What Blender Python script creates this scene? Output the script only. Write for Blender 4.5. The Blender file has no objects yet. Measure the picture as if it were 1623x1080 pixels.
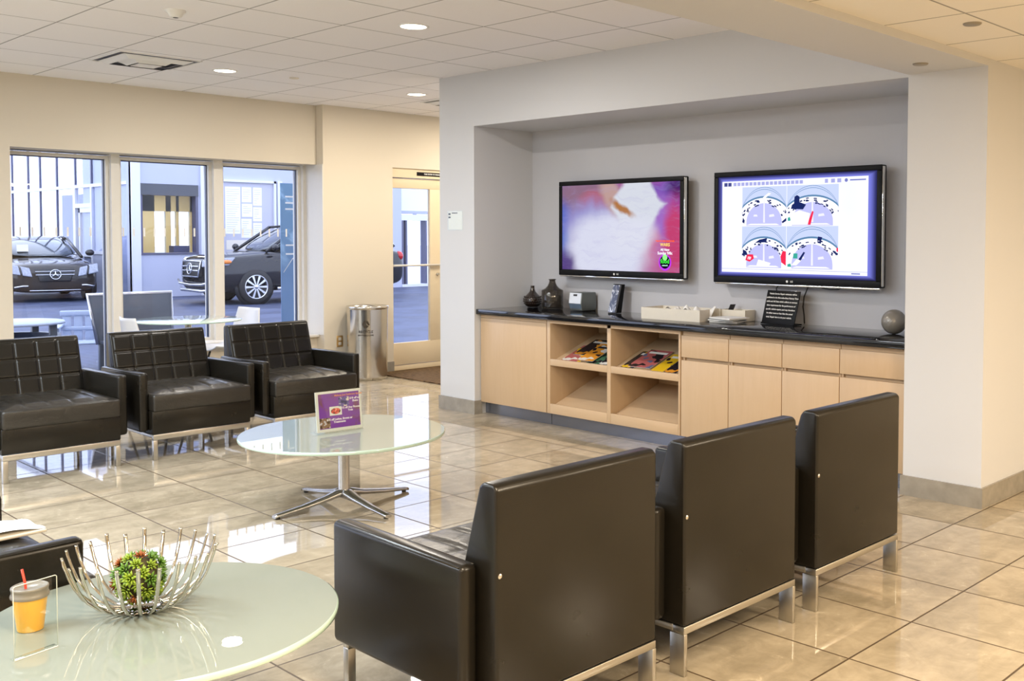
SKY = 3.0
EXPO = 0.22
WARM, NEU = (1, .83, .61), (.84, .93, 1)
FILL_PANELS = [(-5.2, 1.2, 82, NEU), (-7.2, -.2, 52, NEU), (-5.2, -1.6, 88, NEU), (-7.4, -1.9, 70, NEU), (-3.6, -.6, 80, NEU), (-3.6, -2.8, 78, NEU),
          (-.6, 1.2, 105, WARM), (.9, 3.4, 138, WARM), (1.2, -1.2, 80, WARM), (1.6, 6.2, 130, WARM), (-.6, -2.4, 70, WARM)]
import bpy, bmesh, math, random
from mathutils import Vector, Matrix, Euler
PI = math.pi
SC = bpy.context.scene
COL = SC.collection
R = math.radians

# ------------------------------------------------------------------ materials
class G:
    """tiny node-graph helper"""
    def __init__(s, name):
        s.m = bpy.data.materials.new(name); s.m.use_nodes = True
        s.t = s.m.node_tree; s.n = s.t.nodes; s.l = s.t.links
        s.n.clear()
        s.out = s.n.new('ShaderNodeOutputMaterial')
    def node(s, typ, **kw):
        nd = s.n.new(typ)
        for k, v in kw.items(): setattr(nd, k, v)
        return nd
    def set(s, sock, v):
        if hasattr(v, 'is_output'): s.l.new(v, sock)
        elif isinstance(v, (tuple, list)) and len(v) == 3 and sock.type == 'RGBA': sock.default_value = (*v, 1)
        else: sock.default_value = v
    def math(s, op, a, b=0.0, c=None, clamp=False):
        nd = s.node('ShaderNodeMath', operation=op, use_clamp=clamp)
        s.set(nd.inputs[0], a); s.set(nd.inputs[1], b)
        if c is not None: s.set(nd.inputs[2], c)
        return nd.outputs[0]
    def mix(s, f, a, b, mode='MIX'):
        nd = s.node('ShaderNodeMix', data_type='RGBA', blend_type=mode)
        s.set(nd.inputs[0], f); s.set(nd.inputs[6], a); s.set(nd.inputs[7], b)
        return nd.outputs[2]
    def step(s, x, lo, hi):
        nd = s.node('ShaderNodeMapRange', interpolation_type='SMOOTHSTEP')
        s.set(nd.inputs[0], x); s.set(nd.inputs[1], lo); s.set(nd.inputs[2], hi)
        nd.inputs[3].default_value = 0; nd.inputs[4].default_value = 1
        return nd.outputs[0]
    def xyz(s, kind='Object'):
        if kind == 'World':
            v = s.node('ShaderNodeNewGeometry').outputs['Position']
        else:
            v = s.node('ShaderNodeTexCoord').outputs[kind]
        sp = s.node('ShaderNodeSeparateXYZ'); s.l.new(v, sp.inputs[0])
        return sp.outputs[0], sp.outputs[1], sp.outputs[2], v
    def vec(s, x, y, z):
        nd = s.node('ShaderNodeCombineXYZ')
        for i, q in enumerate((x, y, z)): s.set(nd.inputs[i], q)
        return nd.outputs[0]
    def noise(s, v, scale=5, detail=3, rough=.5, dist=0):
        nd = s.node('ShaderNodeTexNoise')
        s.l.new(v, nd.inputs['Vector'])
        nd.inputs['Scale'].default_value = scale; nd.inputs['Detail'].default_value = detail
        nd.inputs['Roughness'].default_value = rough; nd.inputs['Distortion'].default_value = dist
        return nd.outputs[0]
    def white(s, v):
        nd = s.node('ShaderNodeTexWhiteNoise', noise_dimensions='3D'); s.l.new(v, nd.inputs[0])
        return nd.outputs[0]
    def bsdf(s, color, rough=.5, metal=0.0, spec=.5, coat=0.0, trans=0.0, ior=1.5, emit=None, estr=0, bump=None, bstr=.2, bdist=.01, crough=.05):
        b = s.node('ShaderNodeBsdfPrincipled')
        s.set(b.inputs['Base Color'], color); s.set(b.inputs['Roughness'], rough); s.set(b.inputs['Metallic'], metal)
        s.set(b.inputs['Specular IOR Level'], spec); s.set(b.inputs['Coat Weight'], coat); s.set(b.inputs['Coat Roughness'], crough)
        s.set(b.inputs['Transmission Weight'], trans); s.set(b.inputs['IOR'], ior)
        if emit is not None:
            s.set(b.inputs['Emission Color'], emit); s.set(b.inputs['Emission Strength'], estr)
        if bump is not None:
            bp = s.node('ShaderNodeBump'); bp.inputs['Strength'].default_value = bstr; bp.inputs['Distance'].default_value = bdist
            s.l.new(bump, bp.inputs['Height']); s.l.new(bp.outputs[0], b.inputs['Normal'])
        s.l.new(b.outputs[0], s.out.inputs[0])
        return s.m

def srgb(r, g, b):
    f = lambda c: (c/255/12.92) if c/255 <= .04045 else ((c/255+.055)/1.055)**2.4
    return (f(r), f(g), f(b))

def plain(name, rgb, rough=.5, metal=0.0, grain=.04, scale=30, **kw):
    """one colour with a faint procedural mottling"""
    g = G(name)
    _, _, _, v = g.xyz('Object')
    n = g.noise(v, scale, 3)
    dark = tuple(c*(1-grain) for c in rgb); lite = tuple(min(1, c*(1+grain)) for c in rgb)
    return g.bsdf(g.mix(n, dark, lite), rough, metal, **kw)

def paint(name, rgb):
    g = G(name); _, _, _, v = g.xyz('World')
    n = g.noise(v, 220, 2)
    n2 = g.noise(v, .7, 2)
    return g.bsdf(g.mix(n2, tuple(c*.98 for c in rgb), rgb), .62, spec=.3, bump=n, bstr=.05, bdist=.002)

M = {}
M['wall'] = paint('wall_paint', (.635, .645, .675))
M['wallwarm'] = paint('wall_paint_cream', (.68, .615, .51))
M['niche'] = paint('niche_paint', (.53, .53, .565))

def floor_mat():
    g = G('polished_porcelain_tile')
    x, y, z, v = g.xyz('World')
    S = .46263
    u = g.math('DIVIDE', g.math('ADD', x, 1.7694+46.263), S); w = g.math('DIVIDE', g.math('ADD', y, -3.5787+46.263), S)
    fu = g.math('FRACT', u); fw = g.math('FRACT', w)
    du = g.math('MINIMUM', fu, g.math('SUBTRACT', 1, fu)); dw = g.math('MINIMUM', fw, g.math('SUBTRACT', 1, fw))
    d = g.math('MINIMUM', du, dw)
    line = g.math('SUBTRACT', 1, g.step(d, .0065, .0105))
    cell = g.vec(g.math('FLOOR', u), g.math('FLOOR', w), 0)
    rnd = g.white(cell)
    # veins stretched along the tile, offset per tile so that they break at the joints
    off = g.math('MULTIPLY', rnd, 37.0)
    vv = g.vec(g.math('ADD', g.math('MULTIPLY', x, 5.5), off), g.math('ADD', g.math('MULTIPLY', y, 1.3), off), off)
    n1 = g.noise(vv, 1.5, 6, .62, .6)
    n2 = g.noise(g.vec(g.math('ADD', x, off), g.math('ADD', y, off), 0), 9, 5, .7, .8)
    n3 = g.noise(g.vec(g.math('ADD', x, off), g.math('ADD', y, off), 0), 2.2, 4, .6, .5)
    f = g.step(g.math('ADD', g.math('ADD', g.math('MULTIPLY', n1, .30), g.math('MULTIPLY', n2, .34)), g.math('MULTIPLY', n3, .46)), .36, .76)
    c = g.mix(f, (.275, .228, .158), (.56, .475, .35))
    c = g.mix(g.step(n2, .60, .76), c, (.64, .56, .43))
    c = g.mix(g.math('MULTIPLY', rnd, .25), c, (.37, .32, .235))
    c = g.mix(line, c, (.085, .055, .03))
    rough = g.math('ADD', g.math('MULTIPLY', line, .5), g.math('MULTIPLY', n2, .05))
    b = g.math('SUBTRACT', 0, line)
    return g.bsdf(c, rough, spec=.62, bump=b, bstr=.25, bdist=.002)
M['floor'] = floor_mat()

def ceil_mat(name, rgb, x0, y0, s):
    g = G(name)
    x, y, z, v = g.xyz('World')
    u = g.math('DIVIDE', g.math('ADD', x, -x0+100*s), s); w = g.math('DIVIDE', g.math('ADD', y, -y0+100*s), s)
    fu = g.math('FRACT', u); fw = g.math('FRACT', w)
    du = g.math('MINIMUM', fu, g.math('SUBTRACT', 1, fu)); dw = g.math('MINIMUM', fw, g.math('SUBTRACT', 1, fw))
    d = g.math('MINIMUM', du, dw)
    line = g.math('SUBTRACT', 1, g.step(d, .005, .011))
    grain = g.noise(v, 160, 3)
    c = g.mix(grain, tuple(q*.95 for q in rgb), rgb)
    c = g.mix(line, c, tuple(q*.38 for q in rgb))
    h = g.math('ADD', g.math('MULTIPLY', g.math('SUBTRACT', 1, g.step(d, .004, .018)), -1), g.math('MULTIPLY', grain, .15))
    return g.bsdf(c, .85, spec=.15, bump=h, bstr=.35, bdist=.004)
M['ceil'] = ceil_mat('ceiling_tiles', (.91, .90, .94), -6.290, 2.971, .6253)
M['ceilR'] = ceil_mat('ceiling_tiles_low', (.90, .86, .80), -1.880, 4.215, .6253)

def wood(name, a, b, axis='z'):
    g = G(name); x, y, z, v = g.xyz('World')
    k = dict(z=(9, 9, .8), x=(.8, 9, 9))[axis]
    vv = g.vec(g.math('MULTIPLY', x, k[0]), g.math('MULTIPLY', y, k[1]), g.math('MULTIPLY', z, k[2]))
    n = g.noise(vv, 2.2, 5, .6, .8); n2 = g.noise(vv, 14, 2)
    f = g.math('ADD', g.math('MULTIPLY', n, .8), g.math('MULTIPLY', n2, .2))
    return g.bsdf(g.mix(f, a, b), .36, spec=.4)
M['maple'] = wood('light_maple', (.53, .365, .215), (.62, .45, .29))
M['maple_h'] = wood('light_maple_flat', (.53, .365, .215), (.62, .45, .29), 'x')

def leather():
    g = G('black_leather'); _, _, _, v = g.xyz('Object')
    vo = g.node('ShaderNodeTexVoronoi'); g.l.new(v, vo.inputs['Vector']); vo.inputs['Scale'].default_value = 260
    n = g.noise(v, 9, 3)
    c = g.mix(n, (.0085, .0070, .0049), (.0128, .0106, .0074))
    return g.bsdf(c, g.math('ADD', .26, g.math('MULTIPLY', n, .02)), spec=.34, bump=vo.outputs[0], bstr=.06, bdist=.001)
M['leather'] = leather()
def leather_worn():
    g = G('black_leather_creased'); _, _, _, v = g.xyz('Object')
    n = g.noise(v, 7, 5, .6, 1.2); n2 = g.noise(v, 40, 3)
    return g.bsdf(g.mix(n, (.011, .0095, .0075), (.030, .026, .021)), g.math('ADD', .24, g.math('MULTIPLY', n, .14)), spec=.6, bump=g.math('ADD', n, g.math('MULTIPLY', n2, .3)), bstr=.35, bdist=.012)
M['leather_seat'] = leather_worn()

def brushed(name, rgb, rough=.28):
    g = G(name); x, y, z, v = g.xyz('Object')
    n = g.noise(g.vec(g.math('MULTIPLY', x, 60), g.math('MULTIPLY', y, 60), g.math('MULTIPLY', z, 2)), 6, 3)
    return g.bsdf(g.mix(n, tuple(c*.88 for c in rgb), rgb), g.math('ADD', rough, g.math('MULTIPLY', n, .08)), 1.0)
M['steel'] = brushed('brushed_steel', (.62, .60, .56))
M['binsteel'] = brushed('brushed_stainless', (.70, .68, .64), .14)
M['chrome'] = plain('chrome', (.80, .79, .76), .09, 1.0, .02)
M['bowlmetal'] = plain('polished_nickel', (.62, .59, .52), .07, 1.0, .03)
M['alum'] = plain('brushed_aluminium', (.60, .60, .61), .25, 1.0, .03)
M['kick'] = plain('metal_toe_kick', (.26, .28, .34), .22, .8, .05)
M['granite'] = plain('black_granite', (.008, .008, .010), .05, 0, .5, 90, spec=.6)
M['tablewhite'] = plain('backpainted_frosted_glass', (.255, .285, .245), .7, 0, .01, 8, spec=.05, coat=1.0, crough=.0)
M['tableedge'] = plain('green_glass_edge', (.50, .66, .58), .12, 0, .02, 8, coat=1.0)
M['frame'] = plain('white_window_frame', (.70, .67, .62), .4, 0, .02)
M['framedark'] = plain('dark_gasket', (.04, .05, .09), .4, 0, .02)
M['white'] = plain('white_plastic', (.80, .80, .80), .4, 0, .02)
M['whitechair'] = plain('white_moulded_plastic', (.70, .70, .72), .3, 0, .02)
M['black'] = plain('black_plastic', (.006, .006, .007), .45, 0, .1, spec=.15)
M['blackmat'] = plain('black_matte', (.02, .02, .02), .6, 0, .1)
M['basetile'] = plain('stone_base_tile', (.30, .275, .235), .22, 0, .30, 14, spec=.5)
M['door'] = plain('cream_door_paint', (.72, .60, .42), .4, 0, .02)
M['paper'] = plain('paper', (.82, .81, .79), .6, 0, .02)
M['card'] = plain('cream_card', (.70, .65, .56), .6, 0, .03)
M['ink'] = plain('ink', (.03, .03, .035), .5, 0, .1)
M['brass'] = plain('brass_plate', (.62, .40, .16), .3, .8, .05)
M['mat'] = None
def matmat():
    g = G('entrance_mat'); x, y, z, v = g.xyz('World')
    n = g.noise(g.vec(g.math('MULTIPLY', x, 4), g.math('MULTIPLY', y, 40), 0), 3, 4)
    return g.bsdf(g.mix(g.step(n, .35, .65), (.055, .034, .018), (.20, .125, .065)), .8, spec=.1, bump=n, bstr=.5, bdist=.005)
M['mat'] = matmat()

def glass(name, tint=(1, 1, 1), refl=1.0):
    g = G(name)
    tr = g.node('ShaderNodeBsdfTransparent'); tr.inputs[0].default_value = (*tint, 1)
    gl = g.node('ShaderNodeBsdfGlossy'); gl.inputs['Roughness'].default_value = .01
    fr = g.node('ShaderNodeFresnel'); fr.inputs[0].default_value = 1.45
    mx = g.node('ShaderNodeMixShader')
    bf = g.node('ShaderNodeNewGeometry').outputs['Backfacing']      # only the outer faces reflect: no light trapped inside the thin pane
    g.l.new(g.math('MULTIPLY', g.math('MULTIPLY', fr.outputs[0], refl, clamp=True), g.math('SUBTRACT', 1, bf)), mx.inputs[0])
    g.l.new(tr.outputs[0], mx.inputs[1]); g.l.new(gl.outputs[0], mx.inputs[2]); g.l.new(mx.outputs[0], g.out.inputs[0])
    return g.m
M['glass'] = glass('window_glass', (.93, .95, 1.0), 1.0)
M['acrylic'] = glass('clear_acrylic', (.97, .985, .97), 1.4)
M['smoke'] = glass('smoky_vase_glass', (.56, .53, .49), 1.6)
M['brownglass'] = plain('dark_brown_glass', (.022, .012, .008), .07, 0, .1, coat=1)

def emis(name, rgb, st):
    g = G(name); e = g.node('ShaderNodeEmission'); e.inputs[0].default_value = (*rgb, 1); e.inputs[1].default_value = st
    g.l.new(e.outputs[0], g.out.inputs[0]); return g.m
M['lamp'] = emis('lamp_diffuser', (1, .90, .74), 9)
M['lampw'] = emis('lamp_diffuser_warm', (1, .84, .62), 9)

def orangemat():
    g = G('orange_paper_cup'); _, _, _, v = g.xyz('Object'); n = g.noise(v, 14, 3)
    return g.bsdf(g.mix(n, (.85, .40, .03), (.92, .52, .06)), .35, spec=.4)
M['cup'] = orangemat()
M['lid'] = plain('grey_plastic_lid', (.20, .18, .155), .35, 0, .03)
M['straw'] = plain('red_straw', (.75, .06, .03), .35, 0, .03)
M['leaf'] = plain('succulent_green', (.26, .38, .03), .4, 0, .35, 25)
M['leaf2'] = plain('succulent_dark_green', (.10, .22, .02), .4, 0, .3, 25)
M['leaf3'] = plain('succulent_red_brown', (.34, .10, .02), .4, 0, .4, 25)
M['leafcore'] = plain('succulent_core', (.05, .04, .015), .7, 0, .4, 25)

# ------------------------------------------------------------------ mesh builder
class MB:
    def __init__(s): s.bm = bmesh.new()
    def _take(s, other, mi=0, smooth=False, mtx=None):
        if mtx is not None: bmesh.ops.transform(other, matrix=mtx, verts=other.verts)
        idx = {}
        for v in other.verts: idx[v] = s.bm.verts.new(v.co)
        for f in other.faces:
            try: nf = s.bm.faces.new([idx[v] for v in f.verts])
            except ValueError: continue
            nf.material_index = mi if mi is not None else f.material_index; nf.smooth = smooth or f.smooth
        other.free(); return s
    def box(s, x0, x1, y0, y1, z0, z1, bev=0, seg=2, mi=0, mtx=None):
        b = bmesh.new(); bmesh.ops.create_cube(b, size=1)
        for v in b.verts: v.co = Vector((x0+(v.co.x+.5)*(x1-x0), y0+(v.co.y+.5)*(y1-y0), z0+(v.co.z+.5)*(z1-z0)))
        if bev:
            bmesh.ops.bevel(b, geom=list(b.edges), offset=bev, segments=seg, profile=.5, affect='EDGES')
            for f in b.faces: f.smooth = True
        return s._take(b, mi, False, mtx)
    def hexa(s, pts, bev=0, seg=2, mi=0):
        """8 points: bottom 4 ccw, top 4 ccw"""
        b = bmesh.new(); v = [b.verts.new(p) for p in pts]
        for q in ((3, 2, 1, 0), (4, 5, 6, 7), (0, 1, 5, 4), (1, 2, 6, 5), (2, 3, 7, 6), (3, 0, 4, 7)): b.faces.new([v[i] for i in q])
        if bev:
            bmesh.ops.bevel(b, geom=list(b.edges), offset=bev, segments=seg, profile=.5, affect='EDGES')
            for f in b.faces: f.smooth = True
        return s._take(b, mi)
    def prism(s, poly, axis, a, c, mi=0, bev=0, seg=2):
        """poly of 2D points extruded along axis from a to c; axis x: (y,z), y: (x,z), z: (x,y)"""
        def P(p, t):
            return {'x': (t, p[0], p[1]), 'y': (p[0], t, p[1]), 'z': (p[0], p[1], t)}[axis]
        b = bmesh.new(); n = len(poly)
        A = [b.verts.new(P(p, a)) for p in poly]; B = [b.verts.new(P(p, c)) for p in poly]
        b.faces.new(A); b.faces.new(B[::-1])
        for i in range(n): b.faces.new((A[i], B[i], B[(i+1) % n], A[(i+1) % n]))
        bmesh.ops.recalc_face_normals(b, faces=b.faces)
        if bev:
            bmesh.ops.bevel(b, geom=list(b.edges), offset=bev, segments=seg, profile=.5, affect='EDGES')
            for f in b.faces: f.smooth = True
        return s._take(b, mi)
    def quad(s, a, b, c, d, mi=0, smooth=False):
        f = s.bm.faces.new([s.bm.verts.new(p) for p in (a, b, c, d)]); f.material_index = mi; f.smooth = smooth; return s
    def poly(s, pts, mi=0):
        f = s.bm.faces.new([s.bm.verts.new(p) for p in pts]); f.material_index = mi; return s
    def lathe(s, prof, n=32, c=(0, 0, 0), mi=0, smooth=True, sq=(1, 1)):
        rings = []
        for r, z in prof:
            if r < 1e-6: rings.append([s.bm.verts.new((c[0], c[1], c[2]+z))])
            else: rings.append([s.bm.verts.new((c[0]+sq[0]*r*math.cos(2*PI*i/n), c[1]+sq[1]*r*math.sin(2*PI*i/n), c[2]+z)) for i in range(n)])
        for A, B in zip(rings, rings[1:]):
            for i in range(n):
                j = (i+1) % n
                q = [A[i], A[j], B[j], B[i]] if len(A) > 1 and len(B) > 1 else ([A[0], B[j], B[i]] if len(A) == 1 and len(B) > 1 else ([A[i], A[j], B[0]] if len(A) > 1 else None))
                if q:
                    f = s.bm.faces.new(q); f.material_index = mi; f.smooth = smooth
        return s
    def tube(s, pts, r, n=10, mi=0, cap=True, flat=None):
        """round tube along pts; r number or list; flat=(a,b) scales the cross-section"""
        pts = [Vector(p) for p in pts]; rs = r if isinstance(r, (list, tuple)) else [r]*len(pts)
        rings = []; up0 = None
        for i, p in enumerate(pts):
            t = (pts[min(i+1, len(pts)-1)]-pts[max(i-1, 0)]).normalized()
            if up0 is None:
                ref = Vector((0, 0, 1)) if abs(t.z) < .9 else Vector((1, 0, 0))
                u = t.cross(ref).normalized()
            else:
                u = (up0 - t*up0.dot(t)).normalized()
            up0 = u; w = t.cross(u)
            fa, fb = flat or (1, 1)
            rings.append([s.bm.verts.new(p+rs[i]*(fa*math.cos(2*PI*k/n)*u+fb*math.sin(2*PI*k/n)*w)) for k in range(n)])
        for A, B in zip(rings, rings[1:]):
            for k in range(n):
                f = s.bm.faces.new((A[k], A[(k+1) % n], B[(k+1) % n], B[k])); f.smooth = True; f.material_index = mi
        if cap:
            for q in (rings[0][::-1], rings[-1]):
                f = s.bm.faces.new(q); f.material_index = mi
        return s
    def grid(s, fn, nu, nv, mi=0, smooth=True):
        V = [[s.bm.verts.new(fn(i/nu, j/nv)) for j in range(nv+1)] for i in range(nu+1)]
        for i in range(nu):
            for j in range(nv):
                f = s.bm.faces.new((V[i][j], V[i+1][j], V[i+1][j+1], V[i][j+1])); f.smooth = smooth; f.material_index = mi
        return s
    def ball(s, c, r, n=16, mi=0, sc=(1, 1, 1)):
        b = bmesh.new(); bmesh.ops.create_uvsphere(b, u_segments=n, v_segments=max(6, n//2), radius=r)
        for v in b.verts: v.co = Vector((c[0]+v.co.x*sc[0], c[1]+v.co.y*sc[1], c[2]+v.co.z*sc[2]))
        return s._take(b, mi, True)
    def disc(s, c, r, n=24, mi=0, axis='z', d=1):
        b = bmesh.new(); vs = []
        for i in range(n):
            a = 2*PI*i/n*d; q = (r*math.cos(a), r*math.sin(a))
            p = {'z': (c[0]+q[0], c[1]+q[1], c[2]), 'y': (c[0]+q[0], c[1], c[2]+q[1]), 'x': (c[0], c[1]+q[0], c[2]+q[1])}[axis]
            vs.append(b.verts.new(p))
        b.faces.new(vs); return s._take(b, mi)
    def build(s, name, mats, parent=None, loc=None, recalc=False, mtx=None):
        if recalc: bmesh.ops.recalc_face_normals(s.bm, faces=s.bm.faces)
        if mtx is not None: bmesh.ops.transform(s.bm, matrix=mtx, verts=s.bm.verts)
        me = bpy.data.meshes.new(name); s.bm.to_mesh(me); s.bm.free()
        for m in (mats if isinstance(mats, (list, tuple)) else [mats]): me.materials.append(m)
        o = bpy.data.objects.new(name, me); COL.objects.link(o)
        if parent is not None: o.parent = parent
        if loc is not None: o.location = loc
        return o

def tag(o, label=None, cat=None, group=None, kind=None):
    if label: o['label'] = label
    if cat: o['category'] = cat
    if group: o['group'] = group
    if kind: o['kind'] = kind
    return o
def thing(name, label, cat, loc=(0, 0, 0), rz=0, group=None):
    o = bpy.data.objects.new(name, None); COL.objects.link(o); o.empty_display_size = .1
    o.location = loc; o.rotation_euler = (0, 0, rz)
    return tag(o, label, cat, group)
def struct(o): o['kind'] = 'structure'; return o
def copy_tree(o, parent=None):
    c = o.copy(); COL.objects.link(c)
    if parent is not None: c.parent = parent
    for ch in [k for k in bpy.data.objects if k.parent == o]: copy_tree(ch, c)
    return c
def text(name, body, size, mat, parent=None, mtx=None, align='CENTER', bold=0.0, spacing=1.0, extr=.0004, shear=0):
    cu = bpy.data.curves.new(name, 'FONT'); cu.body = body; cu.size = size; cu.align_x = align; cu.align_y = 'CENTER'
    cu.extrude = extr; cu.offset = bold; cu.space_line = spacing; cu.shear = shear; cu.resolution_u = 3
    to = bpy.data.objects.new('tmp', cu); COL.objects.link(to)
    dg = bpy.context.evaluated_depsgraph_get()
    me = bpy.data.meshes.new_from_object(to.evaluated_get(dg))
    bpy.data.objects.remove(to); bpy.data.curves.remove(cu)
    me.materials.clear(); me.materials.append(mat); me.name = name
    if mtx is not None: me.transform(mtx)
    o = bpy.data.objects.new(name, me); COL.objects.link(o)
    if parent is not None: o.parent = parent
    return o
# text standing in a wall plane: facing -Y, +X, -X
def face_my(x, y, z): return Matrix.Translation((x, y, z)) @ Euler((PI/2, 0, 0)).to_matrix().to_4x4()
def face_px(x, y, z): return Matrix.Translation((x, y, z)) @ Euler((PI/2, 0, PI/2)).to_matrix().to_4x4()
# ================================================================== the room
ZC = 2.79            # main ceiling
ZL = 2.412           # lower ceiling right of the beam
ZB = 2.374           # beam soffit
XA = -9.32           # window wall face
XG = -9.62           # glazing plane
XW = -9.20           # wall with the door
YB = 5.35            # front of the media wall
NL, NR, NZ, NY = -6.511, -2.709, 2.360, 5.995   # media niche
CL, CR = -6.964, -2.254
XE, YS, YN = 4.2, -4.6, 8.4                     # far walls behind / beside the camera

struct(MB().box(-9.80, XE, YS, YN, -.12, 0).build('floor', M['floor']))
struct(MB().box(-9.80, CR-.2, YS, YN, ZC, ZC+.1).build('ceiling', M['ceil']))
struct(MB().box(CR, XE, YS, YN, ZL, ZL+.1).build('ceiling_right', M['ceilR']))
# dropped beam between the two ceilings
struct(MB().box(NR, CR, YS, YB, ZB, ZC+.1).build('trim_1', M['wall']))
tag(bpy.data.objects['trim_1'], 'painted beam between the high and the low ceiling')
# media wall with its niche
w = MB()
w.box(CL, NL, YB, YN, 0, ZC)              # left pier
w.box(NR, CR, YB, YN, 0, ZC)              # right pier
w.box(NL, NR, YB, NY+.2, NZ, ZC)          # header
struct(w.build('wall_back', M['wall']))
struct(MB().box(NL, NR, NY, NY+.2, 0, NZ).build('wall_niche', M['niche']))
# window wall: solid bay, header, sill wall, jamb return
w = MB()
w.box(XA-.44, XA, 2.05, 2.79, 0, ZC)
w.box(XA-.44, XA, YS, -3.4, 0, ZC)
w.box(XA-.44, XA, -3.4, 2.05, 2.19, ZC)
w.box(XA-.44, XA, 2.79, 5.60, 2.19, ZC)
w.box(XA-.40, XA-.02, 3.70, 5.60, 0, .43)
struct(w.build('wall_left', M['wallwarm']))
struct(MB().box(XA-.42, XA+.03, 3.70, 5.60, .43, .455, .004).build('trim_2', M['frame']))
w = MB()
w.box(XW-.55, XW, 5.60, 6.44, 0, ZC)
w.box(XW-.55, XW, 6.44, 7.42, 2.20, ZC)
w.box(XW-.55, XW, 7.42, YN, 0, ZC)
struct(w.build('wall_door', M['wallwarm']))
struct(MB().box(XW, CL, YN-.15, YN, 0, ZC).build('wall_corridor', M['wallwarm']))
struct(MB().box(CR, XE, YN-.15, YN, 0, ZL).build('wall_far', M['wallwarm']))
struct(MB().box(XE, XE+.15, YS, YN, 0, ZC).build('wall_right', M['wallwarm']))
struct(MB().box(XA-.44, XE, YS-.15, YS, 0, ZC).build('wall_front', M['wall']))
# stone baseboards
bb = MB()
bb.box(CL, NL, YB-.012, YB, 0, .112); bb.box(NL, NL+.012, YB-.012, YB+.07, 0, .112); bb.box(CL-.012, CL, YB-.012, YN-.15, 0, .112)
struct(bb.build('baseboard_left', M['basetile']))
bb = MB()
bb.box(NR, CR+.012, YB-.012, YB, 0, .112); bb.box(CR, CR+.012, YB, YN-.15, 0, .112); bb.box(NR-.012, NR, YB-.012, YB+.07, 0, .112)
struct(bb.build('baseboard_right', M['basetile']))
bb = MB(); bb.box(XW, XW+.012, 5.60, 6.44, 0, .112); bb.box(XA-.02, XA-.008, 3.70, 5.59, 0, .10)
struct(bb.build('baseboard_door', M['basetile']))

# ------------------------------------------------------------------ windows
def window(n, y0, y1, z0, z1, marks=True, fr=.03):
    r = thing('window_%d' % n, None, None, (XG, y0, z0)); r['kind'] = 'structure'
    W, Hh = y1-y0, z1-z0
    f = MB()
    f.box(-.05, .05, 0, fr, 0, Hh); f.box(-.05, .05, W-fr, W, 0, Hh); f.box(-.05, .05, fr, W-fr, 0, fr); f.box(-.05, .05, fr, W-fr, Hh-fr, Hh)
    f.build('window_frame', M['frame'], r)
    g = MB(); q = .008
    g.box(-.012, .02, fr, fr+q, fr, Hh-fr); g.box(-.012, .02, W-fr-q, W-fr, fr, Hh-fr); g.box(-.012, .02, fr, W-fr, Hh-fr-q, Hh-fr)
    g.build('glazing_gasket', M['framedark'], r)
    MB().box(-.004, .004, fr, W-fr, fr, Hh-fr).build('window_glass', M['glass'], r)
    if marks:
        k = MB(); y = .06
        while y < W-.06:
            k.box(.0045, .0055, y-.008, y+.008, 1.455-z0, 1.535-z0); y += .0945
        k.build('safety_marking', M['white'], r)
    return r
window(1, 2.79, 3.66, .02, 2.175)
window(2, 3.735, 4.61, .45, 2.175)
window(3, 4.70, 5.56, .45, 2.175)
window(4, -3.4, -.75, .02, 2.19, False)  # unseen window, added to bring in more daylight
window(5, -.65, 2.05, .02, 2.19, False)  # second unseen window, added for the same daylight
for i, (a, b) in enumerate(((3.66, 3.735), (4.61, 4.70), (5.56, 5.60), (-.75, -.65))):
    struct(MB().box(XG-.08, XG+.10, a, b, 0 if i in (0, 3) else .45, 2.19).build('trim_%d' % (3+i), M['frame']))
# return beside the last pane, whitened for the window light on it
struct(MB().box(XG+.0, XW, 5.592, 5.60, .455, 2.19).build('trim_7', M['frame']))

# ------------------------------------------------------------------ door
d = thing('door_1', None, None, (XW, 6.44, 0)); d['kind'] = 'structure'
f = MB()
f.box(-.16, -.02, 0, .012, 0, 2.20); f.box(-.16, -.02, .93, .98, 0, 2.20); f.box(-.16, -.02, 0, .98, 2.10, 2.20)
f.build('door_frame', M['door'], d)
p = MB()
p.box(-.09, -.045, .014, .925, .06, .30, .003); p.box(-.09, -.045, .014, .925, 1.985, 2.092, .003)
p.box(-.09, -.045, .525, .925, .30, 1.985, .003); p.box(-.09, -.045, .012, .02, .30, 1.985)
p.build('door_panel', M['door'], d)
MB().box(-.085, -.05, 0, .98, 0, .055, .004).build('threshold', M['door'], d)
MB().box(-.072, -.064, .02, .525, .30, 1.985).build('door_glass', M['glass'], d)
MB().tube([(-.02, .02, 1.145), (-.015, .3, 1.145), (-.02, .66, 1.145)], .012, 10).build('push_bar', M['frame'], d)
b = MB().tube([(-.045, .62, 1.04), (-.02, .62, 1.04)], .014, 12); b.build('door_lock', M['steel'], d)
sg = MB().box(-.024, -.016, .33, .86, 2.128, 2.168).build('door_sign', M['black'], d); sg['label'] = 'black strip with white capitals'
text('sign_lettering', 'THIS DOOR TO REMAIN UNLOCKED', .021, M['paper'], sg, Matrix.Translation((-.0155, .60, 2.148)) @ Euler((PI/2, 0, PI/2)).to_matrix().to_4x4(), bold=.0006)

t = MB().box(XW+.02, CL-.01, 6.19, 7.7, .0, .012, .003).build('door_mat', M['mat'])
tag(t, 'dark brown ribbed entrance mat on the floor before the glazed door', 'doormat')

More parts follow.
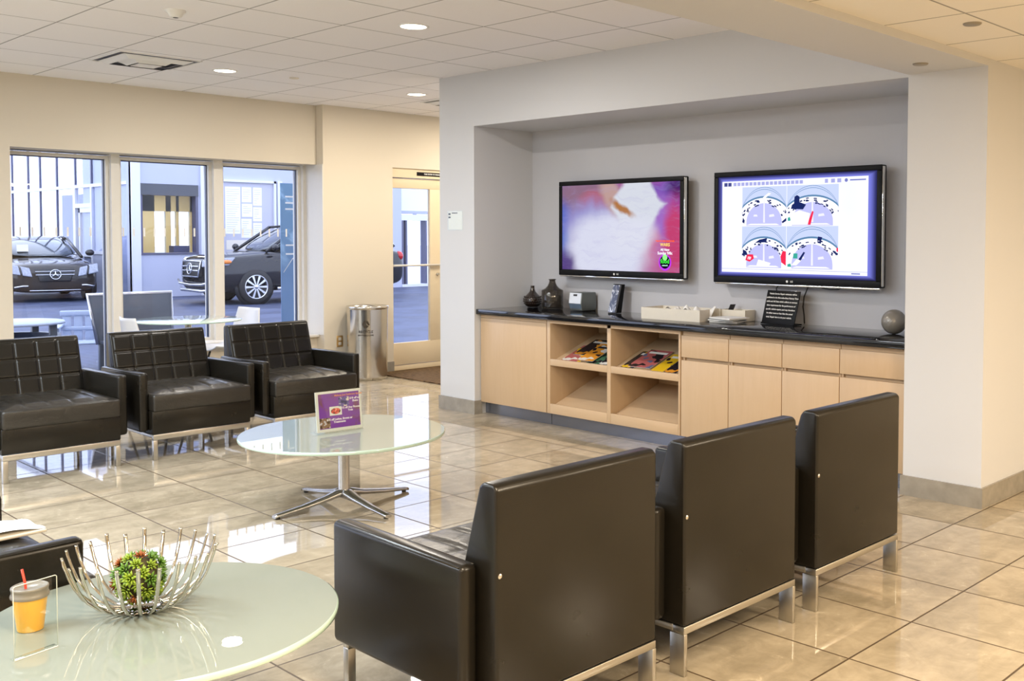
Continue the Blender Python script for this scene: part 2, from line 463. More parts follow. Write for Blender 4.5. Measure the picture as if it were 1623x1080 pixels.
# ------------------------------------------------------------------ ceiling fittings
def downlight(x, y, z, label, warm=False, power=26):
    r = thing('recessed_downlight', label, 'ceiling light', (x, y, z), 0, 'round recessed ceiling lights')
    MB().lathe([(.098, 0), (.098, -.004), (.088, -.007), (.080, -.004), (.080, .0)], 40).build('trim_ring', M['white'], r)
    MB().disc((0, 0, -.003), .082, 40).build('diffuser', M['lampw' if warm else 'lamp'], r)
    lamp('ceiling_disk_lamp', (x, y, z-.03), .15, power, (1, .88, .70) if warm else (1, .94, .86), 'DISK')
def lamp(name, loc, size, power, color, shape='RECTANGLE', sy=None, rot=(0, 0, 0), spread=PI):
    L = bpy.data.lights.new(name, 'AREA'); L.shape = shape; L.size = size
    if sy: L.size_y = sy
    L.energy = power; L.color = color; L.spread = spread
    o = bpy.data.objects.new(name, L); COL.objects.link(o); o.location = loc; o.rotation_euler = rot
    return o
downlight(-5.36, 3.916, ZC, 'round white recessed ceiling light nearest the media wall header')
downlight(-7.91, 3.935, ZC, 'round white recessed ceiling light beside the square air vent', False, 18)
downlight(-7.88, 5.79, ZC, 'round recessed ceiling light over the corridor by the grey pier edge', True, 30)
lamp('ceiling_disk_lamp', (-8.25, 7.35, ZC-.03), .15, 26, (1, .89, .73), 'DISK')  # added lamp without a fitting, hidden by the pier, brightens the door wall

def vent(x0, x1, y0, y1, label):
    r = thing('ceiling_vent', label, 'air vent', ((x0+x1)/2, (y0+y1)/2, ZC))
    hx, hy = (x1-x0)/2, (y1-y0)/2
    def ringbox(m, a, b, za, zb):
        m.box(-hx*a, hx*a, -hy*a, -hy*b, za, zb); m.box(-hx*a, hx*a, hy*b, hy*a, za, zb)
        m.box(-hx*a, -hx*b, -hy*b, hy*b, za, zb); m.box(hx*b, hx*a, -hy*b, hy*b, za, zb)
    m = MB(); ringbox(m, 1.0, .965, -.008, 0); m.build('vent_frame', M['white'], r)
    MB().box(-hx*.965, hx*.965, -hy*.965, hy*.965, -.0015, 0).build('vent_throat', M['framedark'], r)
    for k, (a, b) in enumerate(((.84, .66), (.52, .34))):
        m = MB()
        za, zb = -.010, -.034-.008*k
        for sx, sy in ((1, 0), (-1, 0), (0, 1), (0, -1)):
            P = lambda s, t, z: ((s*hx if sx else t*hx*s*0+t*hx), 0, z)
            if sx: pts = [(sx*hx*a, -hy*a, za), (sx*hx*a, hy*a, za), (sx*hx*b, hy*b, zb), (sx*hx*b, -hy*b, zb)]
            else: pts = [(-hx*a, sy*hy*a, za), (hx*a, sy*hy*a, za), (hx*b, sy*hy*b, zb), (-hx*b, sy*hy*b, zb)]
            m.quad(*pts); m.quad(*[(p[0], p[1], p[2]+.003) for p in pts])
        m.build('vent_cone', M['white'], r)
    MB().box(-hx*.28, hx*.28, -hy*.28, hy*.28, -.045, -.04).build('vent_plate', M['white'], r)
vent(-8.18, -7.61, 3.0, 3.61, 'square white air vent with stepped cones in the tiled ceiling')
vent(-8.30, -7.70, 6.14, 6.72, 'air vent over the corridor, half hidden by the grey pier')
r = thing('smoke_detector', 'round white smoke detector on the ceiling near the top photo edge', 'smoke detector', (-6.03, 2.70, ZC))
MB().lathe([(.0, -.042), (.024, -.042), (.036, -.036), (.046, -.016), (.056, -.010), (.058, 0)], 32).build('detector_body', M['white'], r)
MB().disc((0, 0, -.043), .016, 20).build('sensor_grille', M['blackmat'], r)
def sprinkler(x, y, z, label, mt):
    r = thing('sprinkler_cover', label, 'sprinkler', (x, y, z))
    MB().lathe([(.0, -.008), (.035, -.008), (.040, -.004), (.040, 0)], 24).build('cover_plate', mt, r)
sprinkler(-7.84, 4.506, ZC, 'small round sprinkler cover on the ceiling between two lights', M['card'])
M['greyplate'] = plain('grey_cover', (.30, .27, .22), .4, 0, .02)
sprinkler(-2.493, 5.055, ZB, 'small grey sprinkler cover under the beam by the right pier', M['greyplate'])
sprinkler(-1.944, 4.434, ZL, 'small grey sprinkler cover on the low warm ceiling', M['greyplate'])

# ------------------------------------------------------------------ small wall things
r = thing('wall_notice', 'small white paper notice in a clear holder on the grey pier', 'notice', (-6.755, YB, 1.595))
MB().box(-.10, .10, -.0045, -.0028, -.082, .082).build('holder', M['acrylic'], r)
s_ = MB().box(-.092, .092, -.002, 0, -.076, .076).build('notice_sheet', M['paper'], r)
MB().box(-.09, -.062, -.0026, -.0020, .045, .062).box(-.09, -.062, -.0026, -.0020, .02, .034).box(-.045, .03, -.0026, -.0020, .058, .066).build('printed_heading', M['ink'], s_)
r = thing('power_outlet', 'brass wall outlet plate low on the cream wall beside the steel bin', 'outlet', (XW, 5.775, .38))
MB().box(0, .006, -.036, .036, -.058, .058, .002).build('cover_plate', M['brass'], r)
MB().box(.006, .009, -.017, .017, .008, .04, .002).build('socket', M['card'], r)
MB().box(.006, .009, -.017, .017, -.04, -.008, .002).build('socket', M['card'], r)
# ================================================================== media wall furniture
FC = 5.41     # cabinet front plane
TOPZ = .868
o = MB().box(NL+.003, NR-.003, YB+.012, NY-.002, .825, TOPZ, .004).build('countertop', M['granite'])
tag(o, 'long polished black stone countertop under the two televisions', 'countertop')

def carcass(r, W, m=None):
    c = MB()
    c.box(.002, .018, .022, .56, .10, .823); c.box(W-.018, W-.002, .022, .56, .10, .823)
    c.box(.018, W-.018, .022, .56, .10, .118); c.box(.018, W-.018, .54, .56, .118, .823); c.box(.018, W-.018, .022, .56, .80, .823)
    c.build('carcass', M['maple'], r)
    MB().box(.0, W, .055, .075, .001, .10).build('toe_kick', M['kick'], r)
W = -5.718-NL-.004
r = thing('base_cabinet', 'maple base cabinet with one wide plain door at the left end', 'cabinet', (NL+.004, FC, 0))
carcass(r, W)
MB().box(.003, W-.003, 0, .02, .10, .795, .0015).build('door', M['maple'], r)
MB().box(.003, W-.003, .004, .02, .797, .823).build('top_rail', M['maple_h'], r)

# open display unit: two bays, each with two sloping shelves
X0, X1 = -5.716, -4.386; W = X1-X0
r = thing('display_shelf_unit', 'open maple display unit with two bays of sloping magazine shelves', 'shelf unit', (X0, FC, 0))
D = .56
for i, a in enumerate((.004, .640, W-.020)):
    t = .034 if i == 1 else .018
    wdt = (.035, .036, .016)[i]
    MB().box(a, a+wdt, 0, D, .10, .823, .001).build('upright', M['maple'], r)
MB().box(.004, W-.004, D-.018, D, .10, .823).build('back_panel', M['maple'], r)
MB().box(.039, W-.02, .0, .02, .797, .823).build('top_rail', M['maple_h'], r)
MB().box(.004, W-.004, .055, .075, .001, .10).build('toe_kick', M['kick'], r)
for a, b in ((.039, .640), (.676, W-.020)):
    for z in (.10, .472):
        s_ = MB()
        lip = .05 if z > .3 else .075
        s_.box(a+.001, b-.001, .0, .018, z, z+lip, .001)
        zf = z+lip-.022
        s_.hexa([(a+.001, .018, zf-.018), (b-.001, .018, zf-.018), (b-.001, D-.02, zf+.172), (a+.001, D-.02, zf+.172),
                 (a+.001, .018, zf), (b-.001, .018, zf), (b-.001, D-.02, zf+.19), (a+.001, D-.02, zf+.19)])
        s_.build('sloping_shelf', M['maple_h'], r)
for k, (a, b, place) in enumerate(((-4.384, -3.984, 'beside the open shelves'), (-3.984, -3.570, 'second from the open shelves'), (-3.570, -3.160, 'behind the middle armchair back'), (-3.160, -2.713, 'at the right end by the cream pier'))):
    W = b-a
    r = thing('base_cabinet', 'maple base cabinet with drawer above a door, ' + place, 'cabinet', (a, FC, 0), 0, 'drawer cabinets under the countertop')
    carcass(r, W)
    MB().box(.0025, W-.0025, 0, .02, .10, .622, .0015).build('door', M['maple'], r)
    MB().box(.0025, W-.0025, 0, .02, .643, .792, .0015).build('drawer', M['maple'], r)
    MB().box(.0025, W-.0025, .036, .040, .60, .66).box(.0025, W-.0025, .0185, .0215, .79, .823).build('finger_rail', M['maple_h'], r)

# magazines lying on the upper sloping shelves
def magmat(name, cols, sc=6):
    g = G(name); x, y, z, v = g.xyz('Object')
    vo = g.node('ShaderNodeTexVoronoi'); g.l.new(v, vo.inputs['Vector']); vo.inputs['Scale'].default_value = sc
    n = g.noise(v, sc*1.3, 2)
    cr = g.node('ShaderNodeValToRGB'); cr.color_ramp.interpolation = 'CONSTANT'
    el = cr.color_ramp.elements
    while len(el) < len(cols): el.new(.5)
    for i, c in enumerate(cols):
        el[i].position = .28+.44*i/len(cols) if i else 0; el[i].color = (*c, 1)
    g.l.new(n, cr.inputs[0])
    return g.bsdf(cr.outputs[0], .25, spec=.5)
Y_, K_, W_, O_, B_, G_, P_ = (.80, .50, .02), (.02, .015, .02), (.75, .72, .68), (.75, .30, .03), (.12, .14, .25), (.06, .16, .09), (.45, .12, .12)
def magazine(xw, yfrac, bay, cols, label, ry=0, up=0.0, w=.20, l=.27):
    a, b = ((.039, .640), (.676, X1-X0-.020))[bay]
    zf = .50; sl = .19/(D-.038)
    ang = math.atan(sl)
    y = .05+yfrac
    z = zf + (y-.018)*sl + .002 + up
    r = thing('magazine', label, 'magazine', (X0+a+xw, FC+y, z), 0, 'magazines on the sloping shelves')
    r.rotation_euler = Euler((ang, 0, ry))
    MB().box(0, w, 0, l, 0, .0045, .001).build('pages', M['paper'], r)
    MB().box(-.001, w+.001, -.001, l+.001, .0045, .0058).build('cover', magmat('cover_'+label[:18], cols), r)
    m = MB().box(.02, w-.02, l-.06, l-.03, .0058, .0062); m.build('masthead', M['paper'] if cols[0] != W_ else M['ink'], r)
magazine(.075, .0, 0, [W_, P_, Y_], 'white and orange magazine in the left shelf bay, leftmost at the lip', .0)
magazine(.115, .09, 0, [O_, K_, K_], 'amber and black magazine lying higher up in the left bay', .0, .008)
magazine(.245, .0, 0, [W_, O_, K_], 'pale magazine with an orange corner in the left bay', .0, .016, .16)
magazine(.345, .0, 0, [K_, G_, K_], 'black and green magazine near the right of the left bay', .0, .0, .12)
magazine(.468, .0, 0, [W_, K_, Y_], 'white magazine against the middle upright in the left bay', .0, .0, .12)
magazine(.055, .0, 1, [Y_, K_, K_], 'thin yellow edged magazine leftmost in the right bay', .0, 0, .12)
magazine(.115, .01, 1, [K_, P_, B_], 'dark magazine with a portrait cover in the right bay', .0, .008, .21, .28)
magazine(.345, .0, 1, [Y_, Y_, K_], 'bright yellow magazine right of the portrait cover', .0, 0, .11)
magazine(.462, .0, 1, [O_, K_, Y_], 'orange and black magazine beside the cabinet in the right bay', .0, 0, .11)

# ------------------------------------------------------------------ things on the counter
def on_counter(x, y): return (x, y, TOPZ+.0005)
r = thing('vase', 'short dark brown bottle vase with a textured belly, at the counter left end', 'vase', on_counter(-6.385, 5.88))
g = MB().lathe([(.0, .003), (.045, 0), (.062, .012), (.076, .042), (.078, .058), (.068, .085), (.045, .108), (.026, .128), (.018, .15), (.016, .172), (.0185, .178), (.014, .178), (.012, .15)], 40)
g.build('vase_body', M['brownglass'], r)
g = MB()
for row in range(4):
    zz = .03+.018*row; rr = (.0705, .0775, .0765, .0705)[row]
    for k in range(26):
        a = 2*PI*(k+.5*(row % 2))/26
        g.ball((rr*math.cos(a), rr*math.sin(a), zz), .0062, 6, 0, (1, 1, 1.2))
g.build('raised_dimples', M['brownglass'], r)
r = thing('vase', 'smoky clear glass jug vase with a narrow neck, right of the brown one', 'vase', on_counter(-6.07, 5.81))
MB().lathe([(0, .012), (.084, .008), (.088, 0), (.091, .006), (.091, .15), (.086, .158), (.060, .170), (.040, .19), (.028, .215), (.025, .237), (.031, .243), (.029, .2445), (.021, .238), (.024, .215), (.036, .188), (.058, .165), (.084, .152), (.086, .147), (.086, .014), (0, .014)], 48).build('vase_body', M['smoke'], r)
MB().lathe([(.025, .236), (.032, .2405), (.032, .2455), (.025, .2455)], 32).build('vase_rim', M['brownglass'], r)

M['nap'] = plain('grey_napkin_box', (.16, .18, .18), .35, .3, .04)
M['napfront'] = plain('pale_steel_faceplate', (.70, .73, .76), .25, .3, .03)
r = thing('napkin_dispenser', 'small grey napkin dispenser with a pale metal face', 'dispenser', on_counter(-5.865, 5.795))
MB().prism([(.015, .0), (.0, .055), (.012, .145), (.17, .145), (.178, .06), (.17, 0)], 'x', 0, .142, 0, .004).build('dispenser_body', M['nap'], r)
MB().prism([(-.003, .058), (.009, .142), (.014, .142), (.002, .058)], 'x', .006, .136).build('faceplate', M['napfront'], r)
MB().prism([(.004, .117), (.0065, .132), (.010, .132), (.0075, .117)], 'x', .05, .092).build('napkin_slot', M['blackmat'], r)
M['steelreflect'] = plain('steel_painted_reflection', (.30, .42, .58), .2, .7, .03)  # blue of the mirrored window put into the plate colour
MB().prism([(.0145, .004), (-.0015, .054), (.002, .054), (.018, .004)], 'x', .006, .136).build('lower_plate', M['steelreflect'], r)

def brochmat():
    g = G('brochure_photo'); x, y, z, v = g.xyz('Object'); n = g.noise(v, 13, 4, .6, 1.5)
    c = g.mix(g.step(n, .42, .60), (.10, .12, .20), (.72, .76, .88))
    return g.bsdf(c, .2, spec=.5)
r = thing('brochure_holder', 'upright narrow brochure holder with a grey-blue leaflet, mid counter', 'brochure holder', on_counter(-5.475, 5.845), R(-8))
MB().hexa([(0, 0, 0), (.105, 0, 0), (.105, .05, 0), (0, .05, 0), (0, .055, .222), (.105, .055, .222), (.105, .085, .222), (0, .085, .222)]).build('holder', M['black'], r)
b = MB().hexa([(.004, -.003, .004), (.085, -.003, .004), (.085, .0, .004), (.004, .0, .004), (.004, .051, .216), (.085, .051, .216), (.085, .0545, .216), (.004, .0545, .216)]).build('leaflet', brochmat(), r)
MB().hexa([(.085, -.0035, .004), (.104, -.0035, .004), (.104, .0, .004), (.085, .0, .004), (.085, .0505, .216), (.104, .0505, .216), (.104, .054, .216), (.085, .054, .216)]).build('leaflet_spine', M['ink'], r)

r = thing('document_tray', 'long cream cardboard tray with crumpled paper, on the counter', 'tray', on_counter(-4.900, 5.585), R(2))
t = MB(); q = .006
t.box(0, .525, 0, q, 0, .083); t.box(0, .525, .255-q, .255, 0, .083); t.box(0, q, q, .255-q, 0, .083); t.box(.525-q, .525, q, .12, 0, .083)
t.box(q, .525-q, q, .255-q, 0, q)
t.build('tray_box', M['card'], r)
random.seed(4)
cr = MB()
def crump(u, v):
    return (.20+.31*u, .02+.21*v, .066+.026*math.sin(9*u+3*v)*math.cos(7*v-4*u)+.014*math.sin(23*u+11*v))
cr.grid(crump, 26, 14, smooth=False); cr.build('crumpled_paper', M['paper'], r)
r = thing('document_tray', 'low cream tray with a black page edge, right behind the long one', 'tray', on_counter(-4.40, 5.868), R(0))
t = MB(); t.box(0, .22, 0, q, 0, .078); t.box(0, .22, .12-q, .12, 0, .078); t.box(0, q, q, .12-q, 0, .078); t.box(.22-q, .22, q, .12-q, 0, .078); t.box(q, .22-q, q, .12-q, 0, q)
t.build('tray_box', M['card'], r)
MB().grid(lambda u, v: (.02+.05*u+.02*math.sin(3*v), .03+.06*v, .04+.075*(u**1.6)), 10, 4).build('curled_page', M['ink'], r)
for k, (x, y, rz, lab) in enumerate(((-4.335, 5.66, 14, 'lowest magazine of the loose stack beside the cream tray'), (-4.345, 5.655, 4, 'middle magazine of the loose stack beside the cream tray'), (-4.34, 5.665, -10, 'top white magazine of the loose stack beside the cream tray'))):
    r = thing('magazine', lab, 'magazine', (x, y, TOPZ+.001+.0125*k), R(rz), 'loose magazines on the counter')
    MB().box(0, .205, 0, .19, 0, .0095, .002).build('pages', M['paper'], r)
    MB().box(-.001, .207, -.001, .192, .0095, .0115).build('cover', M['ink'] if k < 2 else M['paper'], r)

r = thing('printed_notice_stand', 'black tilted sign panel with lines of white text on the counter', 'sign', on_counter(-3.885, 5.835), R(-8))
TI = R(-16)
pm = Matrix.Rotation(TI, 4, 'X')
MB().box(-.146, .146, -.006, .0, .006, .236, .001, mtx=pm).build('sign_panel', M['black'], r)
MB().hexa([(-.146, -.012, 0), (.146, -.012, 0), (.146, .075, 0), (-.146, .075, 0), (-.146, -.012, .010), (.146, -.012, .010), (.146, .075, .010), (-.146, .075, .010)]).build('sign_base', M['black'], r)
lines = ['Vehicle Service Repair estimates will be', 'published in the Mercedes-Benz Factory Time', 'guide and All Data which collects an average', 'time requirement for the performance of', 'specific vehicle repairs, and may therefore', 'be either more or less than the actual', 'total. Repair time to do your vehicle.']
for i, ln in enumerate(lines):
    text('sign_lettering', ln, .0152, M['paper'], r, pm @ face_my(0, -.0065, .212-.0272*i), bold=.0003)
pm2 = pm @ Matrix.Translation((0, 0, 0))
MB().tube([pm @ Vector((.02, .002, .232)), pm @ Vector((.08, .0, .240)), pm @ Vector((.142, .002, .235))], .004, 6).build('reflective_top_edge', M['chrome'], r)

r = thing('ribbed_sphere', 'taupe ribbed decorative ball at the right end of the counter', 'decor ball', on_counter(-2.992, 5.765))
b = MB()
def sph(u, v):
    th = PI*(.02+.96*v); ph = 2*PI*u
    tw = math.sin(22*(ph + 2.2*th))
    rr = .0755+.0014*tw*math.sin(th)
    return (rr*math.sin(th)*math.cos(ph), rr*math.sin(th)*math.sin(ph), .0755-rr*math.cos(th))
b.grid(sph, 176, 40)
b.build('ribbed_shell', plain('taupe_ceramic', (.26, .235, .20), .3, .2, .03), r)

# ------------------------------------------------------------------ televisions
def tvscreen1():
    g = G('screen_cookery_blur'); x, y, z, v = g.xyz('Object')
    nn = g.noise(v, 3.2, 3); nn2 = g.noise(v, 5.5, 3)
    u = g.math('ADD', g.math('DIVIDE', x, 1.235), g.math('MULTIPLY', g.math('SUBTRACT', nn, .5), .16))
    w = g.math('ADD', g.math('DIVIDE', z, .688), g.math('MULTIPLY', g.math('SUBTRACT', nn2, .5), .20))
    def blob(cx, cy, rx, ry, soft=.6, rot=0.0):
        a = g.math('SUBTRACT', u, cx); b = g.math('SUBTRACT', w, cy)
        if rot:
            c, s = math.cos(rot), math.sin(rot)
            a2 = g.math('ADD', g.math('MULTIPLY', a, c), g.math('MULTIPLY', b, s)); b2 = g.math('SUBTRACT', g.math('MULTIPLY', b, c), g.math('MULTIPLY', a, s)); a, b = a2, b2
        a = g.math('DIVIDE', a, rx); b = g.math('DIVIDE', b, ry)
        d = g.math('SQRT', g.math('ADD', g.math('MULTIPLY', a, a), g.math('MULTIPLY', b, b)))
        return g.math('SUBTRACT', 1, g.step(d, 1-soft, 1+soft*.4))
    def diamond(cx, cy, rx, ry):
        a = g.math('ABSOLUTE', g.math('DIVIDE', g.math('SUBTRACT', u, cx), rx)); b = g.math('ABSOLUTE', g.math('DIVIDE', g.math('SUBTRACT', w, cy), ry))
        return g.math('SUBTRACT', 1, g.step(g.math('ADD', a, b), .86, 1.06))
    c = g.mix(u, srgb(120, 105, 165), srgb(205, 95, 150))
    c = g.mix(blob(.18, .86, .35, .28), c, srgb(150, 115, 140))
    c = g.mix(blob(.30, .80, .16, .14), c, srgb(185, 105, 125))
    c = g.mix(blob(-.02, .45, .13, .40), c, srgb(60, 95, 200))
    c = g.mix(blob(.26, .58, .30, .26), c, srgb(160, 155, 215))
    c = g.mix(blob(.88, .80, .28, .30), c, srgb(120, 80, 185))
    c = g.mix(blob(.99, .93, .10, .14), c, srgb(65, 35, 110))
    c = g.mix(blob(.86, .52, .13, .42), c, srgb(170, 115, 205))
    c = g.mix(blob(.80, .28, .10, .22), c, srgb(205, 120, 165))
    c = g.mix(blob(.97, .35, .09, .55), c, srgb(205, 70, 120))
    c = g.mix(blob(.40, .22, .40, .52, .4), c, srgb(228, 230, 250))
    c = g.mix(blob(.44, .85, .10, .26, .5, .25), c, srgb(200, 165, 160))
    c = g.mix(diamond(.66, .74, .25, .48), c, srgb(226, 230, 242))
    c = g.mix(blob(.62, .42, .22, .24), c, srgb(232, 234, 250))
    c = g.mix(blob(.52, .72, .14, .045, .6, -.75), c, srgb(185, 125, 75))
    c = g.mix(g.math('MULTIPLY', blob(.02, .02, .10, .25), .9), c, srgb(85, 60, 130))
    e = g.node('ShaderNodeEmission'); g.l.new(g.mix(g.math('MULTIPLY', g.step(g.noise(g.vec(g.math('MULTIPLY', u, 2.5), g.math('MULTIPLY', w, 7), 0), 2.2, 4, .6, 1.2), .45, .75), .22), c, srgb(178, 172, 226)), e.inputs[0]); e.inputs[1].default_value = .78
    g.l.new(e.outputs[0], g.out.inputs[0]); return g.m
M['glowwhite'] = emis('screen_white', srgb(244, 245, 255), 1.05)
def glow(name, r_, g_, b_, st=1.0): return emis(name, srgb(r_, g_, b_), st)

def tv(x0, x1, z0, z1, label):
    r = thing('television', label, 'television', (x0, 5.872, z0))
    W, Hh = x1-x0, z1-z0
    b = MB().box(0, W, .004, .06, 0, Hh, .008, 2); b.box(.12, W-.12, .06, .085, .12, Hh-.12, .006)
    b.build('cabinet', M['black'], r)
    f = MB(); t = .036
    f.box(0, W, -.006, .008, 0, t+.012, .004); f.box(0, W, -.006, .008, Hh-t, Hh, .004); f.box(0, t, -.006, .008, t, Hh-t, .004); f.box(W-t, W, -.006, .008, t, Hh-t, .004)
    f.build('bezel', M['black'], r)
    MB().box(.01, W-.01, -.002, .03, -.012, .002, .003).build('bottom_strip', M['chrome'], r)
    s_ = MB().box(W-.001, W+.005, .0, .03, .01, Hh-.01, .002); s_.build('side_strip', M['chrome'], r)
    m = MB().box(.22, W-.22, .085, .122, .20, .50); m.build('wall_bracket', M['blackmat'], r)
    lg = MB().disc((W/2-.036, -.0068, .022), .0085, 20, 0, 'y', -1).build('maker_emblem', M['white'], r)
    text('maker_name', 'LG', .017, M['paper'], r, face_my(W/2+.0, -.0065, .022), bold=.0004)
    return r, W, Hh, t
# left set: blurred cookery programme with a channel logo
r, W, Hh, t = tv(-6.052, -4.738, 1.148, 1.912, 'left wall television showing a blurred pink and white cookery picture')
sc = MB().box(0, W-2*t, 0, .002, 0, Hh-2*t-.012).build('screen', tvscreen1(), r, (t, -.0005, t+.012)); sc['label'] = 'glowing screen with a pink and white picture'
SW, SH = W-2*t, Hh-2*t-.012
def scr(nm, body, size, m, u, v, bold=.0006): return text(nm, body, size, m, sc, face_my(SW*u, -.0008, SH*v), bold=bold)
scr('caption', 'THE KITCHEN MAKEOVER', .0155, glow('caption_orange', 255, 95, 50), .885, .345)
scr('caption', 'WARS', .034, glow('caption_yellow', 255, 225, 110), .885, .305)
scr('caption', 'All New', .026, M['glowwhite'], .885, .250)
scr('caption', 'Sunday 9/8c', .030, M['glowwhite'], .885, .212)
k = MB()
halo = MB().disc((SW*.885, -.0004, SH*.11), .062, 32, 0, 'y', -1); halo.build('logo_halo', glow('logo_magenta', 190, 60, 235), sc)
MB().disc((SW*.885, -.0008, SH*.115), .050, 32, 0, 'y', -1).build('logo_disc', glow('logo_black', 10, 5, 30), sc)
scr('logo_lettering', 'food', .046, glow('logo_green', 70, 240, 70), .885, .122, .0012)
scr('logo_lettering', 'network', .016, glow('logo_mint', 190, 255, 225), .885, .078)
MB().disc((SW*.885, -.0012, SH*.166), .024, 16, 0, 'y', -1).build('logo_cap', glow('logo_mint2', 150, 245, 140), sc)

# right set: camera software with four fisheye pictures
r, W, Hh, t = tv(-4.458, -3.140, 1.140, 1.922, 'right wall television showing four fisheye car park camera views')
g = G('screen_edge_glow'); x, y, z, v = g.xyz('Object')
du = g.math('ABSOLUTE', g.math('SUBTRACT', g.math('DIVIDE', x, W-2*t), .5)); dv = g.math('ABSOLUTE', g.math('SUBTRACT', g.math('DIVIDE', z, Hh-2*t-.012), .5))
dd = g.math('MAXIMUM', du, dv)
c = g.mix(g.step(dd, .455, .5), srgb(118, 122, 215), srgb(42, 42, 92))
e = g.node('ShaderNodeEmission'); g.l.new(c, e.inputs[0]); g.l.new(e.outputs[0], g.out.inputs[0])
sc = MB().box(0, W-2*t, 0, .002, 0, Hh-2*t-.012).build('screen', g.m, r, (t, -.0005, t+.012)); sc['label'] = 'screen with four round camera pictures'
SW, SH = W-2*t, Hh-2*t-.012
ux0, ux1, uz0, uz1 = .028*SW, .952*SW, .040*SH, .955*SH
def P(u, v, d=.0010): return (ux0+(ux1-ux0)*u, -d, uz0+(uz1-uz0)*v)
def rect(mb, u0, u1, v0, v1, d=.0010, mi=0): return mb.quad(P(u0, v0, d), P(u1, v0, d), P(u1, v1, d), P(u0, v1, d), mi)
g = G('screen_window_ground'); x, y, z, v = g.xyz('Object'); n = g.noise(v, 2.5, 2)
e = g.node('ShaderNodeEmission'); g.l.new(g.mix(n, srgb(222, 226, 252), srgb(250, 248, 254)), e.inputs[0]); e.inputs[1].default_value = 1.05; g.l.new(e.outputs[0], g.out.inputs[0])
rect(MB(), 0, 1, 0, 1, .0008).build('program_window', g.m, sc)
tb = MB()
rect(tb, .015, .04, .945, .985); rect(tb, .045, .07, .945, .985)
tb.build('toolbar_icon', glow('icon_dark', 70, 75, 135), sc)
tb = MB(); u = .085
for k in range(17): rect(tb, u, u+.022, .947, .983); u += .0295
rect(tb, .725, .745, .945, .985); rect(tb, .765, .79, .945, .985); rect(tb, .805, .83, .945, .985)
tb.build('toolbar_buttons', glow('icon_mid', 165, 168, 222), sc)
tb = MB().disc(P(.862, .965), .012, 18, 0, 'y', -1); rect(tb, .885, .985, .958, .972); rect(tb, .0, 1, .035, .038); rect(tb, .90, .955, .012, .024); tb.build('toolbar_text', glow('icon_soft', 120, 125, 190), sc)

vw = [glow('view_sky', 196, 208, 244), glow('view_white', 246, 246, 255, 1.05), glow('view_road', 188, 190, 240), glow('view_dark', 28, 40, 96), glow('view_teal', 92, 132, 170), glow('view_red', 235, 45, 80), glow('view_green', 60, 165, 150), glow('view_lane', 232, 232, 255)]
def fisheye(a0, a1, b0, b1, seed, extra):
    random.seed(seed); m = MB()
    Q = lambda s, t, d: P(a0+(a1-a0)*s, b0+(b1-b0)*t, d)
    def pl(pts, mi, d):
        m.poly([Q(min(1, max(0, s)), min(1, max(0, t)), d) for s, t in pts], mi)
    pl([(0, 0), (1, 0), (1, 1), (0, 1)], 0, .0012)
    # curved parking band, then the road in front of it
    arc = lambda rx, ry, cx, cy, n=26: [(cx+rx*math.cos(PI*i/n), cy+ry*math.sin(PI*i/n)) for i in range(n+1)]
    def band(rx, ry, cy, mi, d): pl([(max(0, min(1, s)), max(0, min(1, t))) for s, t in arc(rx, ry, .5, cy)] + [(0 if .5-rx < 0 else .5-rx, 0), (1 if .5+rx > 1 else .5+rx, 0)], mi, d)
    band(.62, .62, .14, 4, .0013); band(.60, .585, .13, 1, .0014); band(.40, .48, .10, 2, .0015)
    for k in (.93, .99):
        q = arc(.56, k*.9, .5, .1)
        for (s, t), (s2, t2) in zip(q[4:-5], q[5:-4]): pl([(s, t), (s2, t2), (s2, t2-.012), (s, t-.012)], 4, .0013)
    pl([(.485, .08), (.525, .08), (.515, .68), (.49, .68)], 7, .0016)
    pl([(.1, .02), (.85, .02), (.78, .055), (.2, .055)], 1, .0016)
    pl([(.26, .24), (.36, .24), (.34, .29), (.27, .29)], 7, .0016); pl([(.62, .22), (.74, .24), (.72, .30), (.62, .28)], 7, .0016)
    for i in range(34):
        th = PI*(.10+.80*random.random()); 
        if abs(th-PI/2) < .10: continue
        rr = .42+.15*random.random()
        s, t = .5+rr*math.cos(th), .11+rr*1.02*math.sin(th)
        ll = .016+.02*random.random(); tn = (-math.sin(th), math.cos(th)); hh = .010+.007*random.random()
        p = [(s+tn[0]*ll*e1+math.cos(th)*hh*e2, t+tn[1]*ll*e1+math.sin(th)*hh*e2) for e1, e2 in ((-1, -1), (1, -1), (1.0, 1), (-.7, 1.2))]
        pl(p, 3, .0017)
    for (kind, pts) in extra: pl(pts, kind, .0018)
    bmesh.ops.recalc_face_normals(m.bm, faces=m.bm.faces)
    return m.build('camera_view', vw, sc)
U0, UM, U1, V0, VM, V1 = .152, .470, .815, .055, .505, .93
fisheye(U0, UM-.002, VM+.003, V1, 3, [(1, [(.47, .72), (.6, .84), (.66, .82), (.52, .70)]), (3, [(0, .1), (.05, .06), (.06, .14), (.02, .22)]), (3, [(.92, .06), (1, .12), (1, .2), (.9, .1)]), (3, [(.33, .60), (.39, .60), (.39, .66), (.33, .66)])])
fisheye(UM+.002, U1, VM+.003, V1, 7, [(3, [(.14, .52), (.25, .52), (.25, .72), (.20, .76), (.15, .72)]), (3, [(.08, .42), (.32, .40), (.38, .52), (.22, .60), (.1, .52)]), (1, [(.04, .02), (.42, .02), (.46, .30), (.25, .38), (.1, .3)]), (5, [(.40, .02), (.47, .02), (.53, .34), (.50, .36)]), (6, [(.02, .12), (.08, .12), (.06, .22), (.02, .2)])])
